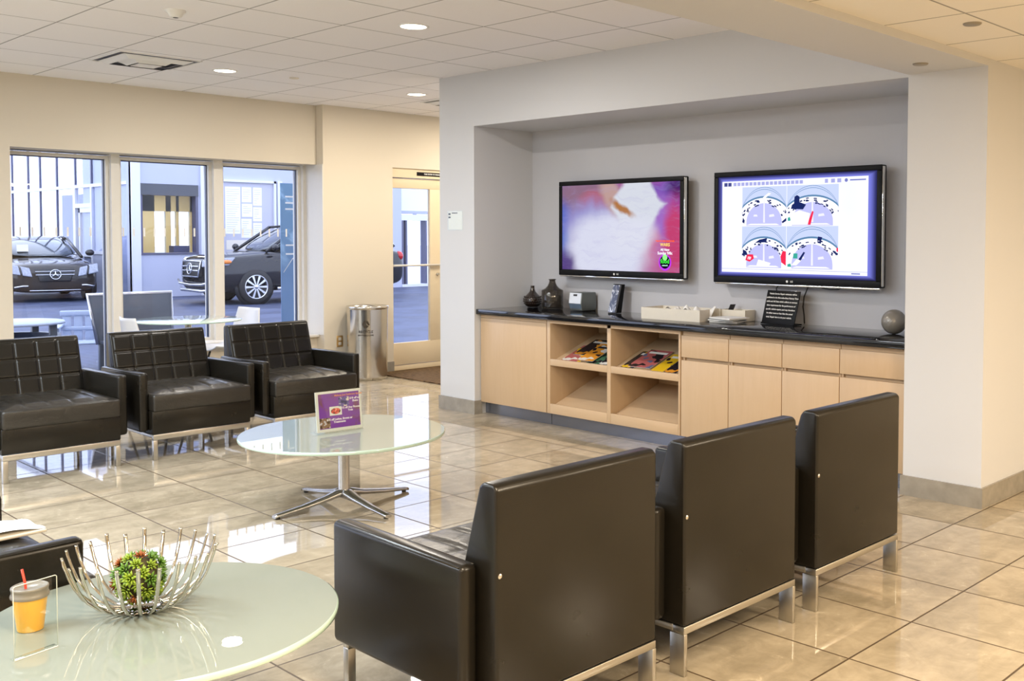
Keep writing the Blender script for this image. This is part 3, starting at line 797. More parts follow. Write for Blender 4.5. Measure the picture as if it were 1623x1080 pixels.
fisheye(U0, UM-.002, V0, VM-.003, 11, [(5, [(.08, .18), (.18, .14), (.28, .22), (.26, .32), (.12, .32)]), (1, [(.12, .20), (.2, .19), (.22, .26), (.14, .27)]), (5, [(.90, .14), (1, .06), (1, .40), (.93, .42), (.88, .28)]), (3, [(.02, .3), (.14, .3), (.10, .4), (.02, .44)]), (3, [(.30, .60), (.56, .62), (.58, .72), (.40, .68)]), (1, [(.34, .06), (.62, .04), (.66, .12), (.38, .2)])])
fisheye(UM+.002, U1, V0, VM-.003, 19, [(6, [(.13, .24), (.22, .24), (.22, .36), (.14, .36)]), (1, [(.10, .08), (.2, .08), (.3, .2), (.2, .22)]), (3, [(.24, .22), (.34, .40), (.37, .38), (.28, .18)]), (6, [(.02, .04), (.1, .04), (.08, .12), (.02, .1)]), (3, [(.60, .66), (.68, .66), (.7, .74), (.62, .76)]), (5, [(.97, .42), (1, .40), (1, .5), (.97, .5)])])
# leads hanging from the right set
for lab, pts in (('black lead hanging behind the sign panel, left of the pair', [(-3.93, 5.93, 1.145), (-3.96, 5.925, 1.11), (-3.95, 5.93, 1.05), (-3.94, 5.95, .99), (-3.95, 5.965, .93), (-3.95, 5.97, .875)]),
                 ('black lead hanging behind the sign panel, right of the pair', [(-3.70, 5.93, 1.145), (-3.71, 5.925, 1.12), (-3.74, 5.93, 1.06), (-3.76, 5.95, .99), (-3.76, 5.965, .93), (-3.76, 5.97, .875)]),
                 ('black lead looping under the right television edge', [(-3.62, 5.905, 1.141), (-3.58, 5.90, 1.126), (-3.52, 5.90, 1.118), (-3.46, 5.90, 1.122), (-3.42, 5.905, 1.141)])):
    tag(MB().tube(pts, .0045, 8).build('television_cable', M['blackmat']), lab, 'cable', 'cables under the right television')
# ================================================================== armchairs
def make_armchair(label):
    r = thing('armchair', label, 'armchair', (0, 0, 0), 0, None)
    L, LS = M['leather'], M['leather_seat']
    # backrest: sloping front with a 5 x 3 grid of stitched pads
    hw = .335
    prof = [(-.38, .168), (-.38, .772), (-.366, .786), (-.318, .786), (-.304, .772), (-.205, .44), (-.205, .168)]
    MB().prism(prof, 'y', -hw, hw, 0, .010, 3).build('backrest', L, r)
    def pad(u, v):
        y = -hw+.012+(2*hw-.024)*u; z = .425+(.345)*v
        t = (z-.44)/(.772-.44); x = -.205-.099*t
        pu = abs(math.sin(PI*5*u)); pv = abs(math.sin(PI*3*v))
        h = .0100*(min(1, pu*4.2)**.5)*(min(1, pv*3.4)**.5)
        e = 1 if .001 < u < .999 and .001 < v < .999 else 0
        return (x+(h if e else -.004)*.96, y, z+h*.28*e)
    MB().grid(pad, 80, 48).build('tufted_pads', L, r)
    # arms
    for sy in (-1, 1):
        a = MB().hexa([(-.31, sy*.371-.03, .184), (.335, sy*.371-.03, .184), (.335, sy*.371+.03, .184), (-.31, sy*.371+.03, .184),
                       (-.31, sy*.371-.03, .562), (.335, sy*.371-.03, .570), (.335, sy*.371+.03, .570), (-.31, sy*.371+.03, .562)], .019, 4)
        ao = a.build('armrest', L, r)
        MB().tube([(-.295, sy*.371+.0258, .5555), (.318, sy*.371+.0258, .5635)], .0024, 6).tube([(-.295, sy*.371-.0258, .5555), (.318, sy*.371-.0258, .5635)], .0024, 6).build('piping', L, ao)
    # seat cushion
    s = MB().box(-.22, .395, -.336, .336, .315, .430, .016, 3)
    def cush(u, v):
        x = -.21+.592*u; y = -.322+.644*v
        pv = abs(math.sin(PI*5*v)); pu = abs(math.sin(PI*2.0*u))
        e = min(u, 1-u, v, 1-v)
        h = .010*(min(1, pv*2.2)**.5) + .006*(min(1, pu*2.2)**.5) + .012*math.sin(PI*u)*math.sin(PI*v)
        return (x, y, .428+h*min(1, e*9)+.004*min(1, e*30))
    s.grid(cush, 44, 60)
    s.build('seat', LS, r)
    MB().box(-.26, .378, -.338, .338, .168, .320, .006, 2).build('seat_base', L, r)
    # metal frame
    f = MB()
    f.box(.352, .380, -.334, .334, .132, .167, .002); f.box(-.380, -.330, -.334, .334, .142, .167, .002)
    f.box(-.330, .352, -.334, -.306, .145, .167, .002); f.box(-.330, .352, .306, .334, .145, .167, .002)
    f.build('frame_rail', M['steel'], r)
    for sx in (-1, 1):
        for sy in (-1, 1):
            x0, x1 = (.350, .380) if sx > 0 else (-.381, -.318)
            y0, y1 = (sy*.334, sy*.306) if sy < 0 else (.306, .334)
            if sx < 0: y0, y1 = (-.334, -.318) if sy < 0 else (.318, .334)
            MB().box(x0, x1, min(y0, y1), max(y0, y1), .0005, .1415 if sx < 0 else .1315, .0015).build('leg', M['steel'], r)
    for sy in (1,):
        MB().lathe([(0, .003), (.005, .002), (.0075, 0)], 14).build('screw', M['chrome'], r, mtx=Matrix.Translation((-.3805, sy*.322, .535)) @ Euler((0, -PI/2, 0)).to_matrix().to_4x4())
    return r
chair0 = make_armchair('black leather armchair seen from behind, nearest and largest in the photo')
chair0.location = (-2.472, 2.128, 0); chair0.rotation_euler[2] = PI
def place(x, y, rz, lab, group):
    c = copy_tree(chair0); c.location = (x, y, 0); c.rotation_euler = (0, 0, rz); c['label'] = lab; c['group'] = group
    return c
G1, G2 = 'armchairs with their backs to the camera', 'armchairs in the row by the window'
chair0['group'] = G1
place(-2.470, 2.938, PI, 'black leather armchair seen from behind, middle of the row of three', G1)
place(-2.468, 3.752, PI, 'black leather armchair seen from behind, nearest the cream pier', G1)
place(-7.038, 2.255, 0, 'black tufted leather armchair by the window, leftmost and cut by the photo edge', G2)
place(-7.038, 3.130, 0, 'black tufted leather armchair by the window, middle of the row of three', G2)
place(-7.038, 3.985, 0, 'black tufted leather armchair by the window, nearest the steel bin', G2)
c = place(-3.566, .790, PI/2, 'black leather armchair side-on at the lower left behind the near table', 'armchair beside the near table')
del c['group']

# folded white paper lying at the front of that seat
r = thing('folded_newspaper', 'folded cream paper on the side-on armchair seat at lower left', 'paper', (-3.89, .95, .463), R(4))
MB().grid(lambda u, v: (.02+.17*u, .235*v, .012+.014*math.sin(PI*min(1, v*1.1))+.003*math.sin(9*u)), 12, 14).build('top_sheet', M['paper'], r)
MB().box(.0, .20, -.01, .235, .0, .011, .004).build('folded_sheets', M['card'], r)

# ================================================================== round glass coffee tables
def coffee_table(x, y, rad, label, rot, h=.40):
    r = thing('coffee_table', label, 'coffee table', (x, y, 0), 0, 'round frosted glass coffee tables')
    t = MB()
    t.lathe([(0, h), (rad-.004, h)], 96, smooth=False)
    t.lathe([(rad-.004, h), (rad, h-.002), (rad, h-.0155), (rad-.003, h-.0175)], 96, mi=1)
    t.lathe([(rad-.003, h-.0175), (0, h-.0175)], 96, mi=0, smooth=False)
    t.build('tabletop', [M['tablewhite'], M['tableedge']], r)
    MB().lathe([(0, h-.018), (.10, h-.018), (.10, h-.024), (.024, h-.030)], 32).build('mounting_plate', M['alum'], r)
    MB().lathe([(.031, h-.024), (.031, .085), (.034, .072), (.034, .050), (0, .050)], 32).build('column', M['alum'], r)
    for k in range(4):
        a = rot+PI/2*k
        dx, dy = math.cos(a), math.sin(a)
        m = MB()
        P = [(.012, .075), (.05, .068), (.12, .052), (.25, .033), (.395, .018), (.415, .014)]
        n = 8; rings = []
        for (q, z) in P:
            w_ = .034 if q < .06 else (.030-.012*(q/.405)); hh = (.030 if q < .06 else .028-.014*(q/.405))
            ring = []
            for i in range(n):
                b = 2*PI*i/n+PI/8
                sx_ = max(-1, min(1, 1.35*math.cos(b)))*w_; sz = max(-1, min(1, 1.35*math.sin(b)))*hh*.6
                ring.append(m.bm.verts.new((dx*q-dy*sx_, dy*q+dx*sx_, z+sz)))
            rings.append(ring)
        for A, B in zip(rings, rings[1:]):
            for i in range(n):
                fc = m.bm.faces.new((A[i], A[(i+1) % n], B[(i+1) % n], B[i])); fc.smooth = True
        m.bm.faces.new(rings[-1]); m.bm.faces.new(rings[0][::-1])
        leg = m.build('leg', M['alum'], r)
        MB().lathe([(0, .0005), (.012, .0005), (.012, .010), (0, .010)], 16, (dx*.392, dy*.392, 0)).build('foot_pad', M['blackmat'], leg)
    return r
coffee_table(-4.815, 3.042, .545, 'round frosted glass coffee table holding the purple sign', R(0)+math.atan2(-.40, .0)+.0)
coffee_table(-2.698, 1.151, .4515, 'round frosted glass coffee table nearest the camera, under the metal bowl', R(30), .450)

# purple leaflet in a clear holder
r = thing('table_sign', 'purple promotional sign in a clear holder on the round table', 'sign', (-4.835, 3.035, .4005), R(-4))
TH = .206; TW = .252
tm = Matrix.Rotation(R(-7), 4, 'Y')
h_ = MB()
h_.box(-.0045, -.0025, -TW/2-.012, TW/2+.012, .006, TH+.02, mtx=tm); h_.box(.0025, .0045, -TW/2-.012, TW/2+.012, .006, TH+.02, mtx=tm)
h_.box(-.075, .012, -TW/2-.012, TW/2+.012, .0, .004)
h_.build('clear_holder', M['acrylic'], r)
MB().box(-.002, .001, -TW/2-.009, TW/2+.009, .007, TH+.017, mtx=tm).build('white_border', M['paper'], r)
g = G('purple_print'); x, y, z, v = g.xyz('Object'); n = g.noise(v, 11, 4, .6, 1)
pm_ = g.bsdf(g.mix(g.step(n, .48, .72), (.22, .05, .42), (.22, .07, .14)), .3, spec=.5)
prt = MB().box(.001, .0016, -TW/2+.008, TW/2-.002, .022, TH+.004, mtx=tm).build('purple_sheet', pm_, r)
def onsign(y, z): return tm @ face_px(.0022, y, z)
M['gold'] = plain('gold_print', (.72, .28, .14), .5, 0, .02); M['wtext'] = plain('white_print', (.85, .80, .86), .5, 0, .01)
text('sign_lettering', 'Makeup Just Eyebrows Special', .0135, M['gold'], prt, onsign(.060, TH-.010), bold=.0003)
text('sign_lettering', '$10 off any\nShake', .0150, M['wtext'], prt, onsign(.100, TH-.040), bold=.0004)
text('sign_lettering', '$15 off Any Flower\nTree', .0150, M['wtext'], prt, onsign(.068, TH-.088), bold=.0004)
text('sign_lettering', '$15 off Lashes, Brows or\nTreatments', .0150, M['wtext'], prt, onsign(.0, TH-.145), bold=.0004)
def pic(name, y0, y1, z0, z1, cols):
    m = MB().box(.0017, .0021, y0, y1, z0, z1, mtx=tm).build(name, magmat('pic_'+name, cols, 30), prt); return m
pic('photo_of_cup', .0, .062, TH-.072, TH-.022, [(.05, .05, .16), (.16, .12, .40), (.80, .70, .62)])
m = MB().box(.0017, .0021, -.056, .016, TH-.116, TH-.068, mtx=tm).build('photo_of_flower', M['paper'], prt)
fl = MB().ball((0, 0, 0), 1, 14, 0, (.0006, .029, .0165)); fl.build('red_flower', magmat('flower_red', [(.12, .05, .03), (.62, .07, .05), (.75, .25, .18)], 60), prt, mtx=tm @ Matrix.Translation((.0024, -.020, TH-.093)))
pic('photo_of_bottles', -.118, -.056, TH-.180, TH-.126, [(.10, .06, .04), (.30, .18, .12), (.60, .55, .62)])

# ------------------------------------------------------------------ wire bowl with a succulent ball
BX, BY, BZ = -2.788, 1.134, .4505
r = thing('wire_fruit_bowl', 'open polished metal bowl of upright curved rods on the near table', 'bowl', (BX, BY, BZ))
b = MB(); b.lathe([(0, .004), (.055, .004), (.062, .0065), (.055, .009), (0, .009)], 40); b.build('base_disc', M['bowlmetal'], r)
NR_ = 24
for k in range(NR_):
    a = 2*PI*(k+.35)/NR_
    prof = [(.045, .0085), (.078, .0095), (.116, .028), (.146, .056), (.166, .090), (.180, .125), (.189, .152), (.192, .165)]
    pts = []
    for i in range(len(prof)-1):
        for q in range(3):
            tt = q/3; pts.append((prof[i][0]*(1-tt)+prof[i+1][0]*tt, prof[i][1]*(1-tt)+prof[i+1][1]*tt))
    pts.append(prof[-1])
    jit = .006*math.sin(k*2.7)
    MB().tube([(q*math.cos(a), q*math.sin(a), z+(jit if z > .16 else 0)) for q, z in pts], .0043, 8, flat=(1.2, .75)).build('rod', M['bowlmetal'], r)
r = thing('succulent_ball', 'green and red artificial succulent ball inside the metal bowl', 'plant ball', (BX-.004, BY-.006, BZ+.089))
MB().ball((0, 0, 0), .056, 20).build('core', M['leafcore'], r)
random.seed(12)
NB = 46
for i in range(NB):
    zz = 1-2*(i+.5)/NB; ph = i*2.39996
    rr = math.sqrt(1-zz*zz); nrm = Vector((rr*math.cos(ph), rr*math.sin(ph), zz))
    q = nrm.to_track_quat('Z', 'Y').to_matrix().to_4x4()
    mt = Matrix.Translation(nrm*.057) @ q @ Matrix.Rotation(random.random()*6, 4, 'Z')
    m = MB(); kind = random.choice((0, 0, 0, 1, 1, 2)); big = random.uniform(.85, 1.2)
    for ring, (n_, tilt, ln) in enumerate(((7, 68, .023), (6, 45, .022), (4, 18, .018))):
        for j in range(n_):
            a = 2*PI*(j+.5*ring)/n_; tl = R(tilt); ln_ = ln*big
            d = Vector((math.sin(tl)*math.cos(a), math.sin(tl)*math.sin(a), math.cos(tl))); sd = Vector((-math.sin(a), math.cos(a), 0)); up = d.cross(sd)
            wv = .0042*big if kind != 2 else .003*big
            base, tip = d*.001, d*ln_
            mid = d*ln_*.55
            V = [m.bm.verts.new(p) for p in (base, mid+sd*wv, tip, mid-sd*wv, mid-up*.0022, mid+up*.0014)]
            for f_ in ((0, 1, 4), (1, 2, 4), (2, 3, 4), (3, 0, 4), (1, 0, 5), (2, 1, 5), (3, 2, 5), (0, 3, 5)):
                fc = m.bm.faces.new([V[w_] for w_ in f_]); fc.smooth = True; fc.material_index = 0 if ring else (1 if kind == 2 else 0)
    m.build('rosette', [(M['leaf'], M['leaf2'], M['leaf3'])[kind], M['leaf3']], r, mtx=mt)

# ------------------------------------------------------------------ cup and acrylic stand
r = thing('takeaway_cup', 'orange paper cup with a grey lid and red straw on the near table', 'cup', (-2.849, .877, .4505))
MB().lathe([(0, .004), (.0275, .004), (.029, 0), (.0305, .002), (.0405, .088), (.0425, .092), (.039, .093), (.0295, .006)], 40).build('cup_body', M['cup'], r)
MB().lathe([(.0445, .086), (.0455, .089), (.0445, .094), (.0425, .096), (.0425, .106), (.044, .108), (.0435, .112), (.040, .114), (.037, .108), (0, .108)], 40).build('lid', M['lid'], r)
MB().tube([(.004, -.006, .02), (.0, -.010, .12), (-.004, -.016, .158)], .0032, 10).build('straw', M['straw'], r)
r = thing('acrylic_stand', 'empty clear acrylic sign stand in front of the orange cup', 'sign holder', (-2.670, .834, .4505), math.atan2(-.023, .102)*-1)
MB().box(-.0015, .0015, -.053, .053, .0, .178, .0006).build('upright_sheet', M['acrylic'], r)
MB().box(-.016, .0015, -.053, .053, .0, .003, .0006).build('foot_sheet', M['acrylic'], r)
e_ = MB().box(-.0022, .0022, -.053, .053, .0, .0012).build('polished_edge', M['card'], r)
e2 = MB().tube([(0, -.053, .003), (0, -.053, .175), (0, -.049, .178), (0, .049, .178), (0, .053, .175), (0, .053, .003)], .0011, 6); e2.build('bevelled_rim', plain('acrylic_rim', (.70, .74, .68), .15, 0, .02), r)

# ================================================================== glass dining table and white chairs behind the row
r = thing('round_dining_table', 'round glass dining table behind the middle window armchair', 'dining table', (-8.62, 3.93, 0))
MB().lathe([(0, .745), (.435, .745), (.44, .742), (.44, .735), (.435, .733), (0, .733)], 72).build('tabletop', M['tableedge'], r)
MB().lathe([(.10, .733), (.10, .727), (.028, .72), (.028, .04), (0, .04)], 28).build('column', M['chrome'], r)
MB().lathe([(0, .030), (.05, .030), (.24, .012), (.255, .006), (.25, .0005), (0, .0005)], 48).build('base_disc', M['chrome'], r)
def plastic_chair(x, y, rz, label):
    r = thing('shell_chair', label, 'chair', (x, y, 0), rz, 'white shell chairs at the glass dining table')
    def shell(u, v):
        # v 0 front of the seat -> 1 top of the back
        a = v*1.55
        prof = [(.21, .44), (.10, .425), (-.06, .415), (-.16, .435), (-.215, .52), (-.245, .66), (-.27, .795)]
        i = min(len(prof)-2, int(v*(len(prof)-1))); t_ = v*(len(prof)-1)-i
        px, pz = prof[i][0]*(1-t_)+prof[i+1][0]*t_, prof[i][1]*(1-t_)+prof[i+1][1]*t_
        s = 2*u-1; wd = .215-.055*max(0, v-.72)/.28-(.02 if v < .1 else 0)
        return (px+.035*s*s*(1 if v > .5 else .3), s*wd, pz+.045*s*s*(1 if v < .6 else .1))
    m = MB().grid(shell, 16, 30)
    o = m.build('seat_shell', M['whitechair'], r); md = o.modifiers.new('thick', 'SOLIDIFY'); md.thickness = .012
    for sx, sy in ((1, 1), (1, -1), (-1, 1), (-1, -1)):
        MB().tube([(sx*.10-.02, sy*.12, .425), (sx*.20-.02, sy*.20, .0005)], .010, 10).build('leg', M['blackmat'], r)
    return r
plastic_chair(-8.50, 3.62, R(88), 'white plastic shell chair left of the glass dining table')
plastic_chair(-8.93, 4.42, R(-84), 'white plastic shell chair right of the glass dining table')

# ------------------------------------------------------------------ recycling bin
r = thing('recycling_bin', 'tall round stainless steel bin with a recycling symbol beside the door', 'bin', (-8.965, 5.955, 0))
MB().lathe([(0, .0005), (.196, .0005), (.197, .03), (.206, .70), (.2065, .722)], 64).build('bin_body', M['binsteel'], r)
MB().lathe([(.206, .720), (.212, .724), (.213, .745), (.208, .752), (.196, .752), (.194, .70)], 64).build('bin_rim', M['binsteel'], r)
MB().lathe([(.194, .70), (.188, .10), (0, .10)], 48).build('bin_liner', M['blackmat'], r)
M['sym'] = plain('dark_brown_print', (.035, .022, .010), .5, 0, .02)
def oncan(a0, h, dist, body=None):
    pass
sym = MB(); A0 = R(-38)
def can(u, z): 
    a = A0+u/.206; rr = .1975+.0096*z/.75+.0022
    return (rr*math.cos(a), rr*math.sin(a), z)
CZ = .575; RS = .045
for k in range(3):
    for (aa, ab) in ((100, 145), (160, 202)):
        pass
for k in range(3):
    base = 90+120*k
    # each arrow: a bar along one side of the triangle plus a head
    def tri(ang, rad): return (rad*math.cos(R(ang)), rad*math.sin(R(ang)))
    def side(t_, off):
        p, q = tri(base, RS), tri(base+120, RS)
        x_, y_ = p[0]+(q[0]-p[0])*t_, p[1]+(q[1]-p[1])*t_
        nx, ny = tri(base+60, 1)
        return (x_+nx*off, y_+ny*off)
    for pts in ([side(.20, -.010), side(.20, .010), side(.60, .010), side(.60, -.010)], [side(.60, -.018), side(.60, .018), side(.86, .0)]):
        P3 = [can(p[0], CZ+p[1]) for p in pts]; sym.poly(P3)
sym.build('recycling_symbol', M['sym'], r)
def bent_text(body, size, z, nm):
    o = text(nm, body, size, M['sym'], r, None, bold=.0004)
    for v_ in o.data.vertices:
        u_, h_, d_ = v_.co
        q = can(u_, z+h_); v_.co = q
    return o
bent_text('RECYCLE', .036, .497, 'bin_lettering'); bent_text('BOTTLES & CANS', .020, .462, 'bin_lettering')
# ================================================================== outdoors, seen through the glass
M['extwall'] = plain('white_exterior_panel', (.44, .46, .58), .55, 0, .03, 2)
M['extframe'] = plain('pale_exterior_frame', (.66, .67, .74), .4, 0, .02)
M['extdark'] = plain('dark_bronze_mullion', (.10, .10, .16), .4, 0, .03)
def pave():
    g = G('dark_paving'); x, y, z, v = g.xyz('World')
    br = g.node('ShaderNodeTexBrick'); g.l.new(v, br.inputs['Vector']); br.inputs['Scale'].default_value = 2.2
    br.inputs['Color1'].default_value = (.040, .050, .095, 1); br.inputs['Color2'].default_value = (.060, .072, .125, 1); br.inputs['Mortar'].default_value = (.028, .032, .06, 1)
    n = g.noise(v, 1.2, 4)
    c = g.mix(g.step(n, .35, .7), br.outputs[0], (.085, .10, .165))
    return g.bsdf(c, g.math('ADD', .45, g.math('MULTIPLY', n, .3)), spec=.25)
M['pave'] = pave()
M['concrete'] = plain('pale_concrete', (.55, .55, .58), .7, 0, .08, 3)
o = MB().box(-40, -9.80, -25, 9.95, -.25, -.005).box(-24.55, -9.80, 9.95, 60, -.25, -.005).build('pavement', M['pave']); struct(o)
o = MB().box(-140, -24.55, 9.95, 120, -.26, -.012).build('pavement_far', M['concrete']); struct(o)

# service booth with lit counter window and notice boards
XB = -24.5
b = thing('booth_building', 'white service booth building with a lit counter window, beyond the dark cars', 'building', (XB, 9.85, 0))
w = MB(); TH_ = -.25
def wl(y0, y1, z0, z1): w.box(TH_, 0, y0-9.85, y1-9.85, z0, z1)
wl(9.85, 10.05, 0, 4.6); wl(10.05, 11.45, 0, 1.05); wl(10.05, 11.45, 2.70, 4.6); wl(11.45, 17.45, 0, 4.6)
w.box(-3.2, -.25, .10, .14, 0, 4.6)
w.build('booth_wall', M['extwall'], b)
MB().box(-.10, .06, .0, .20, 0, 4.6).build('corner_pilaster', M['extframe'], b)
MB().box(-.2, .04, .20, 1.60, 2.43, 2.70).build('window_hood', plain('dark_grey_hood', (.07, .075, .09), .5), b)
f = MB(); f.box(-.2, .02, .20, .26, 1.05, 2.43); f.box(-.2, .02, 1.54, 1.60, 1.05, 2.43); f.box(-.2, .03, .20, 1.60, 1.02, 1.06)
f.build('window_frame', M['extdark'], b)
MB().box(-.12, -.11, .26, 1.54, 1.06, 2.43).build('counter_pane', M['glass'], b)
room = MB()
yel = plain('yellow_cream_interior', (.62, .54, .32), .6, 0, .04)

room.box(-3.2, -.26, 3.5, 3.55, 0, 2.75); room.box(-3.2, -.26, .3, 3.5, 2.70, 2.75)
for a, c_ in ((.3, 1.86), (2.16, 2.30), (2.44, 2.52), (2.82, 3.5)): room.box(-3.2, -3.1, a, c_, 0, 2.7)
room.box(-3.2, -3.1, .3, 3.5, 0, .55); room.box(-3.2, -3.1, .3, 3.5, 2.12, 2.7)
room.build('booth_interior', yel, b)
MB().box(-.9, -.3, .2, 2.2, .95, 1.02).box(-.62, -.35, 1.15, 1.54, 1.02, 1.22).build('counter', M['extdark'], b)
lamp('booth_lamp', (XB-1.6, 11.6, 2.66), .9, 60, (1, .85, .55))
# band and posts right of the counter window
p = MB(); p.box(0, .05, 1.66, 1.78, 0, 4.6); p.box(0, .05, 1.90, 1.98, 0, 4.6); p.build('wall_posts', M['extframe'], b)
nb = thing('notice_board', 'white framed notice board full of printed sheets on the booth wall', 'notice board', (XB+.002, 12.02, 0))
f = MB(); f.box(0, .07, 0, .06, .25, 2.88); f.box(0, .07, 1.42, 1.48, .25, 2.88); f.box(0, .07, 0, 1.48, 2.82, 2.88); f.box(0, .07, 0, 1.48, .25, .31)
f.build('board_frame', M['extframe'], nb)
MB().box(.0, .015, .06, 1.42, .31, 2.82).build('backing', plain('board_backing', (.46, .46, .54), .5), nb)
for i, (y0, y1, z0, z1, mt) in enumerate(((.12, .52, 1.52, 2.70, 'paper'), (.56, .82, 2.32, 2.70, 'paper'), (.56, .84, 1.95, 2.28, 'paper'), (.86, 1.10, 2.24, 2.70, 'paper'), (.86, 1.10, 1.84, 2.20, 'paper'), (.54, .82, 1.42, 1.90, 'paper'), (.86, 1.10, 1.40, 1.80, 'paper'),
        (.14, 1.05, 1.12, 1.36, 'card'), (.16, .36, .72, 1.06, 'ext_blue'), (.40, .60, .80, 1.08, 'paper'), (.64, .86, .66, 1.06, 'ext_blue'), (.40, .62, .40, .74, 'paper'), (.16, .36, .36, .66, 'ext_blue'))):
    if mt == 'ext_blue' and mt not in M: M[mt] = plain('blue_grey_sheet', (.13, .16, .30), .5)
    s_ = MB().box(.016, .019, y0, y1, z0, z1).build('posted_sheet', M[mt], nb)
    if mt == 'paper':
        ln = MB(); z = z1-.06
        while z > z0+.05: ln.box(.0195, .0200, y0+.03, y1-.03-.05*(int(z*100) % 3), z-.010, z); z -= .055
        ln.build('printed_lines', plain('grey_print', (.42, .42, .52), .6), s_)
c2 = MB(); c2.box(XB, XB+.06, 13.55, 13.68, .3, 2.88); tag(c2.build('wall_post', M['extframe']), 'pale upright post on the booth wall right of the notice board', 'post')
# glazed shopfront going back to the left of the booth
sf = thing('glass_storefront', 'tall glass shopfront with dark mullions behind the dark saloon car', 'building', (XB-.27, 9.92, 0))
def xs(px_ratio): return px_ratio
LX = lambda X_: X_-(XB-.27)
def sbox(m, a, b, y0, y1, z0, z1): return m.box(LX(a), LX(b), y0, y1, z0, z1)
for X_ in (-33.0, -31.65, -30.7, -29.43): sbox(MB(), X_-.035, X_+.035, -.02, .03, 0, 5.1).build('mullion', M['extdark'], sf)
for X_ in (-28.12, -27.04): sbox(MB(), X_-.03, X_+.03, -.02, .03, 2.76, 5.1).build('mullion', M['extdark'], sf)
sbox(MB(), -38, -24.8, -.03, .05, 2.68, 2.76).build('transom_rail', M['extframe'], sf)
sbox(MB(), -38, -24.8, -.03, .05, 5.1, 5.3).build('head_rail', M['extframe'], sf)
for a, b in ((-28.22, -28.06), (-27.05, -26.96), (-26.16, -26.0)): sbox(MB(), a, b, -.04, .05, 0, 2.68).build('post', M['extframe'], sf)
m = MB(); sbox(m, -26.96, -26.16, -.02, .03, 0, 1.0); m.build('spandrel_panel', M['extwall'], sf)
m = MB(); sbox(m, -26.96, -26.16, -.04, .05, 1.0, 1.08); sbox(m, -28.06, -27.05, -.04, .05, 2.17, 2.28); sbox(m, -27.86, -27.78, -.03, .04, 0, 2.17); sbox(m, -27.86, -27.05, -.03, .04, 2.05, 2.17); sbox(m, -27.86, -27.05, -.03, .04, .93, .98); m.build('shop_door_frame', M['extframe'], sf)
M['slate'] = plain('slate_blue_interior_dark', (.16, .18, .27), .5, 0, .04)  # slate tone stands for the dark interior behind these bays
m = MB(); sbox(m, -32.9, -29.4, 1.3, 1.4, 0, 2.66); m.build('dark_interior_sheet', M['slate'], sf)
sbox(MB(), -38, -24.8, .0, .008, .02, 5.1).build('storefront_glass', M['glass'], sf)
# parked cars beyond the shopfront: simple distant shapes come from the car builder below
# far opening seen through the door
fo = thing('far_portal', 'bright glazed exit with dark frame seen through the door pane', 'doorway', (XB, 17.45, 0))
m = MB(); m.box(-.25, 0, 0, .07, 0, 1.93); m.box(-.25, 0, .14, .20, 0, 1.93); m.box(-.25, 0, .84, .90, 0, 1.93); m.box(-.25, 0, 1.7, 1.76, 0, 1.93); m.build('portal_frame', M['extdark'], fo)
MB().box(-.25, 0, 0, 6, 1.93, 2.10).box(-.25, 0, 1.76, 6, 0, 1.93).box(-.25, .02, .0, 1.76, .0, .08).build('portal_wall', M['extframe'], fo)
MB().box(-.12, -.11, .07, 1.7, .08, 1.93).build('portal_glass', M['glass'], fo)
# sloping canopy soffit with two round fittings
cs = thing('entrance_canopy', 'pale canopy underside with round fittings seen high through the door pane', 'canopy', (-24.8, 17.5, 2.12))
cm = Matrix.Rotation(R(38), 4, 'Y')
MB().box(-1.6, 0, .0, 3.0, 0, .12, mtx=cm).build('canopy_soffit', M['extwall'], cs)
MB().box(-1.6, 0, .62, .70, -.06, 0, mtx=cm).box(-.40, -.34, 0, 3.0, -.05, 0, mtx=cm).build('canopy_rib', M['extdark'], cs)
for q in ((-.25, .42), (-.95, .30), (-1.05, .95)):
    MB().lathe([(0, -.03), (.09, -.03), (.12, 0)], 20, (q[0], q[1], 0)).build('canopy_fitting', M['extdark'], cs, mtx=cm)

# ------------------------------------------------------------------ cars
def carpaint(name, rgb):
    return plain(name, rgb, .09, .0, .02, 6, spec=.5)
M['suvpaint'] = carpaint('black_car_paint', (.012, .013, .018)); M['sedanpaint'] = carpaint('dark_brown_car_paint', (.030, .025, .022))
M['carglass'] = plain('dark_car_glass', (.030, .040, .048), .04, 0, .1, 4, coat=1.0)
M['tyre'] = plain('tyre_rubber', (.010, .010, .012), .6, 0, .1)
M['alloy'] = plain('silver_alloy', (.62, .63, .68), .2, .9, .03)
M['lens'] = plain('headlight_lens', (.26, .28, .34), .08, .3, .5, 28, coat=.5)
M['amber'] = plain('amber_lens', (.75, .22, .04), .15, 0, .05)
M['redlens'] = plain('red_tail_lens', (.45, .015, .02), .12, 0, .05)
M['trimblack'] = plain('black_plastic_trim', (.016, .016, .018), .4, 0, .1)

